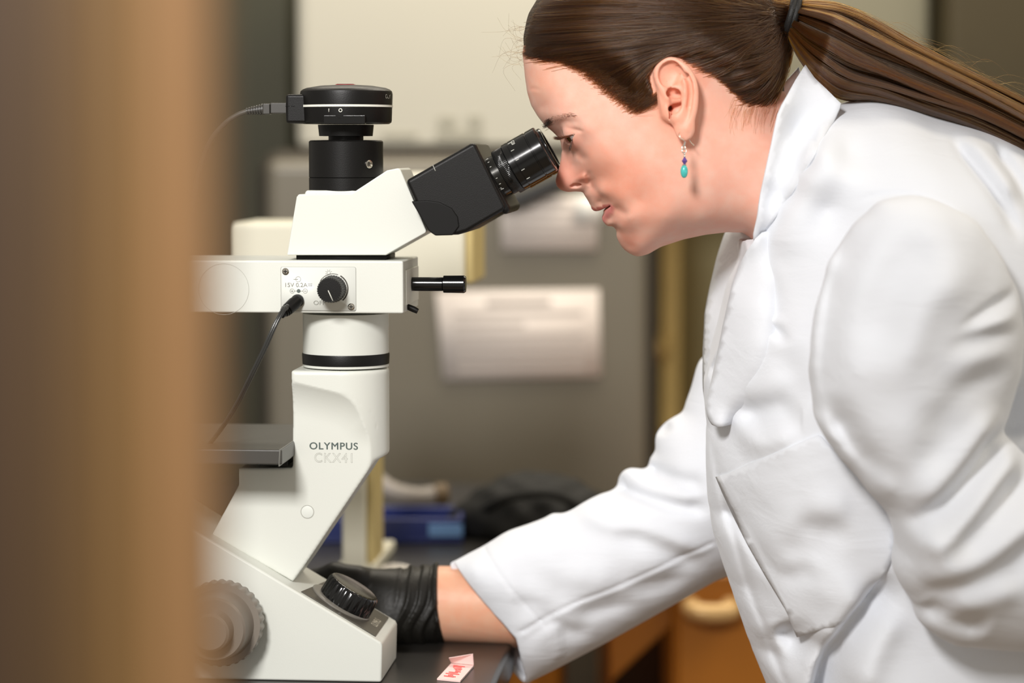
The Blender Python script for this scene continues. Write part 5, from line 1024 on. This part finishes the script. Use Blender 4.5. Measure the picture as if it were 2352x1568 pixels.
TIE = np.array([1810.0, 40.0])
def hd_at(x, z, lift=0.0):
    """half depth of the hair surface: head field offset by cap thickness plus lift"""
    D = head.m(x, z, head.D); G = head.m(x, z, head.G); T = np.maximum(capm(x, z), 0) + lift; y = np.sqrt(np.maximum(D, 0)) + T
    for _ in range(8): y = np.sqrt(np.maximum(D + T * np.sqrt(4 * y * y + G), 0))
    return y
def bez(r, p1, p2, e, npt, pw=1.0):
    t = (np.linspace(0, 1, npt) ** pw)[None, :, None]; r, p1, p2, e = [q[:, None, :] for q in (r, p1, p2, e)]
    return (1 - t) ** 3 * r + 3 * (1 - t) ** 2 * t * p1 + 3 * (1 - t) * t * t * p2 + t ** 3 * e
rng = np.random.default_rng(3); hl = np.array(hline, float); hlf = catmull(hl, 600)
n0 = 30000; A = hlf[rng.integers(0, 592, n0)] + rng.normal(0, 4.0, (n0, 2)); dc = np.array([1560, 10.0]) - A; A = A + dc / np.linalg.norm(dc, axis=1)[:, None] * np.abs(rng.normal(0, 24, n0))[:, None]
B = np.stack([rng.uniform(1196, 1790, n0), rng.uniform(-125, 245, n0)], 1); R0 = np.where((rng.random(n0) < 0.42)[:, None], A, B)
fo = catmull(np.array([(1197, 126), (1200, 105), (1206, 78), (1218, 42), (1236, 10), (1262, -28), (1310, -66)], float), 200); k0 = rng.integers(0, 200, 3000); R0[:3000] = fo[k0] + np.stack([np.abs(rng.normal(0, 16, 3000)) + 1.5, rng.normal(0, 3, 3000)], 1)
w0 = surf_v(R0); ok = (capm(w0[:, 0], w0[:, 2], capd) < 0.0052 + np.abs(rng.normal(0, 0.0030, n0) * (rng.random(n0) < 0.5))) & (head.m(w0[:, 0], w0[:, 2], head.D) > -6e-4) & (sd_poly(w0[:, 0], w0[:, 2], ear_poly) > 0.0005)
R0 = R0[ok][:14500]; n1 = len(R0); rx, ry = R0[:, 0], R0[:, 1]
tie = TIE + np.stack([rng.normal(0, 4, n1), rng.normal(0, 10, n1) + np.clip((ry - 60) * 0.13, -26, 30)], 1); LL_ = np.linalg.norm(tie - R0, axis=1)
sl_ = np.where(rx < 1500, -0.08 - 0.8 * np.clip((ry - 150) / 105, 0, 1), -0.05 - 0.30 * np.clip((ry - 100) / 120, 0, 1)); sl_ = np.where(ry < 20, -0.08 - 0.3 * np.clip(-ry / 80, 0, 1), sl_)
dv = np.stack([np.ones(n1), sl_], 1); dv /= np.linalg.norm(dv, axis=1)[:, None]
p1 = R0 + dv * (LL_ * 0.36)[:, None]; side = (rx < 1515) & (ry > 120)
p1[:, 1] -= 22 * np.clip((ry - 130) / 120, 0, 1) * np.clip((1515 - rx) / 60, 0, 1)
p2 = tie + np.stack([-0.33 * LL_, (20 + 7 * rng.normal(0, 1, n1)) * np.where(ry > 60, 1, -0.6)], 1)
p2[side, 1] = np.minimum(p2[side, 1], 96); p1[side, 1] = np.minimum(p1[side, 1], 196 - 0.42 * np.maximum(0, p1[side, 0] - 1400))
sb = np.where(rx < 1515, np.clip((ry - 135) / 75, 0, 1), 0)[:, None]; p1 = p1 * (1 - sb) + np.stack([np.maximum(rx + 22, 1476), np.full(n1, 106.0)], 1) * sb
nap = (rx > 1640) & (ry > 120); p2[nap] = tie[nap] + np.stack([np.full(nap.sum(), 12.0) + rng.normal(0, 6, nap.sum()), 40 + 0.35 * (ry[nap] - 120)], 1); p1[nap] = R0[nap] + np.stack([(1800 - rx[nap]) * 0.55, 8 - 0.15 * (ry[nap] - 120)], 1)
npt = 30; Q = bez(R0, p1, p2, tie, npt, 1.7); t = (np.linspace(0, 1, npt) ** 1.7)[None, :]
grp = np.sin(ry * 0.16 + rx * 0.021)            # neighbours wave together so locks form
Q[..., 1] += (2.4 * np.sin(t * 6 + 5 * grp[:, None]) + 1.2 * np.sin(t * rng.uniform(3, 9, (n1, 1)) + rng.uniform(0, 6, (n1, 1)))) * t * (1 - t) * 3
lift = (rng.uniform(0.0002, 0.0030, n1) + 0.0012 * (1 + np.sin(ry * 0.22 + rx * 0.03)))[:, None]; ye = (-0.003 + rng.uniform(-0.013, 0.013, n1))[:, None]
y = np.full((n1, npt), -0.06); e = np.clip((t - 0.74) / 0.26, 0, 1); e = e * e * (3 - 2 * e)
for _ in range(5):
    P = Wv(Q, y); lf = lift * np.clip(t * 5, 0.04, 1) + 0.0016 * np.clip(capm(P[..., 0], P[..., 2]) / 0.004, 0, 1); d = hd_at(P[..., 0], P[..., 2], lf); se = sd_poly(P[..., 0], P[..., 2], ear_poly); under = np.clip(1 - (se + 0.0005) / 0.0012, 0, 1)
    y = -(d - under * (lf + 0.017)); y = y * (1 - e) + e * ye
for _ in range(3): y[:, 1:-1] = np.where(under[:, 1:-1] > 0.9, y[:, 1:-1], (y[:, :-2] + 2 * y[:, 1:-1] + y[:, 2:]) / 4)
P = Wv(Q, y); P[4::5] *= np.array([1, -1, 1])
scalp = hair_obj('scalp_hair', list(P), 0.00013, 0.00012, M_hair, hair, True)
# ponytail
TP = catmull(np.array([(1812, 2), (1866, 0), (1928, 8), (2000, 38), (2090, 90), (2200, 148), (2330, 216), (2480, 300), (2620, 392)], float), 60)
BT = catmull(np.array([(1806, 82), (1838, 140), (1880, 190), (1930, 226), (2010, 236), (2110, 262), (2230, 300), (2370, 372), (2500, 450)], float), 60)
nl = 60; lk = np.stack([rng.random(nl), rng.random(nl), rng.uniform(-1, 1, nl), rng.uniform(-1, 1, nl), rng.uniform(0, 6.28, nl), rng.uniform(0, 6.28, nl)], 1)
n2 = 11000; g = lk[rng.integers(0, nl, n2)]; q = np.clip(g[:, 0] + rng.normal(0, 0.02, n2), 0, 1)[:, None]; v = np.clip(g[:, 1] + rng.normal(0, 0.10, n2), 0, 1)[:, None]
npt = 30; ss = np.linspace(0, 1, npt)[None, :] * np.where(rng.random(n2) < 0.3, rng.uniform(0.7, 1, n2), 1.0)[:, None]; s_ = ss * 59; i0 = np.minimum(s_.astype(int), 58); fr = (s_ - i0)[..., None]
qq = q + 0.10 * np.sin(ss * 5 + g[:, 4:5]) * g[:, 2:3] * ss + 0.03 * np.sin(ss * 11 + g[:, 5:6]) * g[:, 3:4] * np.clip(ss * 5, 0, 1); qq = np.clip(qq, -0.01, 1.01) - (0.06 * np.abs(rng.normal(0, 1, n2)) * (rng.random(n2) < 0.05))[:, None] * ss
Q = (TP[i0] * (1 - fr) + TP[i0 + 1] * fr) * (1 - qq[..., None]) + (BT[i0] * (1 - fr) + BT[i0 + 1] * fr) * qq[..., None]
hw = 0.011 + 0.030 * np.clip(ss * 4, 0, 1); y = -0.006 - 0.026 * ss - hw * (2 * v - 0.9) * np.sqrt(np.clip(1 - (2 * qq - 1) ** 2, 0.03, 1))
tail = hair_obj('ponytail', list(Wv(Q, y)), 0.00015, 0.00009, M_tail, hair)
V = []; F = []; m_ = 20                                  # inner bulk of the ponytail
for k in range(60):
    c = (TP[k] + BT[k]) / 2; hv = (BT[k] - TP[k]) / 2 * 0.80; yc = -0.006 - 0.026 * k / 59; hd = 0.6 * (0.011 + 0.030 * min(k / 59 * 4, 1))
    for a in range(m_): th = 2 * math.pi * a / m_; pq = c + hv * math.cos(th); V.append(W(pq[0], pq[1], yc + hd * math.sin(th)))
for k in range(59):
    for a in range(m_): F.append([k * m_ + a, k * m_ + (a + 1) % m_, (k + 1) * m_ + (a + 1) % m_, (k + 1) * m_ + a])
pobj('ponytail_core', V, F, M_cap, hair)
# hair tie
M_el = mat('black_elastic', srgb(22, 21, 20), 0.6, bump=(900, 0.4))
for off in (0, 1):
    P = []
    for i in range(25):
        a = 2 * math.pi * i / 24; c = W(1810 + 10 * off, 36 + 2 * off, 0); P.append(c + np.array([0.0045 * math.cos(a), 0.0225 * math.sin(a) * -1, 0.0168 * math.cos(a)]) - PO)
    tube('hair_tie', P, 0.0030, M_el, hair, 10)
# flyaway hairs at the forehead and over the ponytail
S3 = []
for i in range(34):
    r = np.array([rng.uniform(1196, 1215), rng.uniform(60, 150)]); a = rng.uniform(2.2, 4.0); L_ = rng.uniform(30, 110); p1 = r + L_ * 0.5 * np.array([math.cos(a), -math.sin(a) * 0.6]); a2 = a + rng.normal(0, 1.0); p2 = p1 + L_ * 0.5 * np.array([math.cos(a2), -math.sin(a2)])
    S3.append(np.array([W(q[0], q[1], rng.uniform(-0.004, 0.0)) for q in catmull(np.array([r, p1, p2]), 10)]))
for i in range(26):
    k = rng.integers(22, 50); r = TP[k]; S3.append(np.array([W(q[0], q[1], -0.01) for q in catmull(np.array([r, r + np.array([60, 10 + rng.normal(0, 14)]), r + np.array([130 + 60 * rng.random(), 60 + rng.normal(0, 30)])]), 10)]))
n = 80; r = np.stack([rng.uniform(1680, 1792, n), rng.uniform(222, 256, n)], 1); b = np.stack([-10 + rng.normal(0, 3, n), 20 + rng.normal(0, 3, n)], 1); c = np.stack([-14 + rng.normal(0, 5, n), 48 + rng.normal(0, 10, n)], 1)
Q = bez(r, r + b * 0.5, r + b, r + c, 8); P = surf_v(Q); P[..., 1] -= np.linspace(0.0006, 0.0012, 8); nape = list(P)   # fine hairs below the nape
n = 1500; j = rng.integers(5, 268, n); r = hlf[j] + np.stack([rng.normal(0, 5, n), rng.normal(2, 5.5, n)], 1); up = np.where(j > 170, -0.55, -0.10) + rng.normal(0, 0.22, n); b = np.stack([np.ones(n), up], 1) * rng.uniform(10, 24, n)[:, None]
Q = bez(r, r + b * 0.6, r + b * 1.2 + np.array([0, -1.0]), r + b * 2.0 + np.array([0, -4.0]), 8); P = surf_v(Q); P[..., 1] -= np.linspace(0.0002, 0.0026, 8); soft = list(P)   # short hairs that feather the hairline
hair_obj('soft_hairline', soft, 0.00006, 0.00007, M_hair, hair)
hair_obj('nape_hairs', nape, 0.00006, 0.00003, hair_mat('nape_hair', 0.55, 0.7, 0.3), hair)
hair_obj('loose_hairs', S3, 0.00007, 0.00004, M_hair, hair)
# eyebrow and lashes (both sides)
n = 210; t = rng.random(n) ** 2.3; bc = catmull(np.array([(1249, 286), (1262, 276), (1282, 268), (1302, 264), (1322, 266)], float), 50)[(t * 49).astype(int)]
r = bc + np.stack([rng.normal(0, 2.5, n), rng.normal(0, 0.5, n) * (9 * (1 - t) + 2.5) + 4 * (1 - t)], 1); dvb = np.array([0.8, -0.6]) * (1 - t)[:, None] + np.array([1.0, 0.1]) * t[:, None] + rng.normal(0, 0.2, (n, 2)); Lb = (rng.uniform(8, 15, n) * (1 - 0.35 * t))[:, None]
P = surf_v(np.stack([r, r + dvb * Lb * 0.5, r + dvb * Lb], 1)); P[..., 1] -= np.array([0.0003, 0.0008, 0.0012]); S4 = list(P) + list(P * np.array([1, -1, 1]))
hair_obj('eyebrows', S4, 0.00009, 0.00003, M_brow, hair)
S5 = []; UPE = np.array([EYA[2], 0, -EYA[0]])
for i in range(90):
    yy = rng.uniform(-0.0118, 0.009); wl = max(0, 1 - (yy / 0.0128) ** 2); b = 0.0030 * wl + 0.0004; R2 = (EYR + 0.0012) ** 2; a = math.sqrt(max(R2 - b * b - yy * yy, 1e-8))
    c = EYC + EYA * a + UPE * b + np.array([0, yy, 0]); dr = EYA * 0.95 + UPE * 0.10 + np.array([0, yy * 40, 0]) + rng.normal(0, 0.10, 3); L_ = rng.uniform(0.006, 0.0095)
    q = np.array([c, c + dr * L_ * 0.5, c + dr * L_ * 0.9 + UPE * L_ * 0.34]); S5 += [q, q * np.array([1, -1, 1])]
for i in range(34):
    yy = rng.uniform(-0.011, 0.006); wl = max(0, 1 - (yy / 0.0128) ** 2); b = -0.0046 * wl - 0.0003; R2 = (EYR + 0.0012) ** 2; a = math.sqrt(max(R2 - b * b - yy * yy, 1e-8))
    c = EYC + EYA * a + UPE * b + np.array([0, yy, 0]); dr = EYA * 0.75 - UPE * 0.65 + np.array([0, yy * 30, 0]) + rng.normal(0, 0.12, 3); L_ = rng.uniform(0.0035, 0.0058)
    q = np.array([c, c + dr * L_ * 0.5, c + dr * L_ - UPE * L_ * 0.25]); S5 += [q, q * np.array([1, -1, 1])]
hair_obj('eyelashes', S5, 0.00016, 0.00004, M_brow, hair)
# ------------------------------------------------------------------ earring on the near ear
er = empty('earring', parent=person); er['label'] = 'silver hook earring with purple and turquoise beads'
M_sil = mat('silver', srgb(225, 222, 214), 0.2, 1.0)
ER = lambda px, py, dy=0.0: W(px, py, -0.0925 + dy) - PO
tube('hook', [ER(1561, 304, 0.001), ER(1560, 309, -0.002), ER(1563, 317, -0.003), ER(1570, 322, -0.003), ER(1573, 327, -0.002)], 0.00035, M_sil, er, 8, 24)
tube('hook', [ER(1582, 316, 0.012), ER(1586, 326, 0.012), ER(1594, 334, 0.012)], 0.00035, M_sil, er, 8, 12)
tube('hook_sleeve', [ER(1573.5, 325), ER(1571.5, 334)], 0.0008, M_sil, er, 10)
def ringlet(name, c, r, w):
    P = [c + np.array([r * math.cos(a), 0.0003 * math.sin(a), r * math.sin(a)]) for a in np.linspace(0, 2 * math.pi, 21)]; tube(name, P, w, M_sil, er, 8)
ringlet('link', ER(1570, 339), 0.0013, 0.0005); ringlet('link', ER(1571.5, 346.5), 0.0016, 0.0005)
for py, r in ((354, 0.0009), (359, 0.0010)): lathe('spacer', [(-r, 0.0002), (-r * 0.6, r * 0.8), (0, r), (r * 0.6, r * 0.8), (r, 0.0002)], ER(1572.5, py), (0, 0, 1), M_sil, er, 16, 1.2)
m = mat('purple_crystal', srgb(96, 70, 140), 0.06); lathe('purple_bead', [(-0.0028, 0.0006), (0, 0.0024), (0.0028, 0.0006)], ER(1572.5, 369.5), (0, 0, 1), m, er, 8, 0.2)
lathe('spacer', [(-0.0006, 0.0012), (-0.0004, 0.0017), (0.0004, 0.0017), (0.0006, 0.0012)], ER(1572, 378.5), (0, 0, 1), M_sil, er, 20)
m = mat('turquoise_stone', srgb(80, 196, 190), 0.25, noise=(500, 0.35)); R = 0.0052
lathe('turquoise_bead', [(-R * math.cos(a), 0.00285 * math.sin(a) ** 0.9 + 0.0001) for a in np.linspace(0.03, math.pi - 0.03, 18)], ER(1571.5, 393.5), (0, 0, 1), m, er, 32, 1.2)
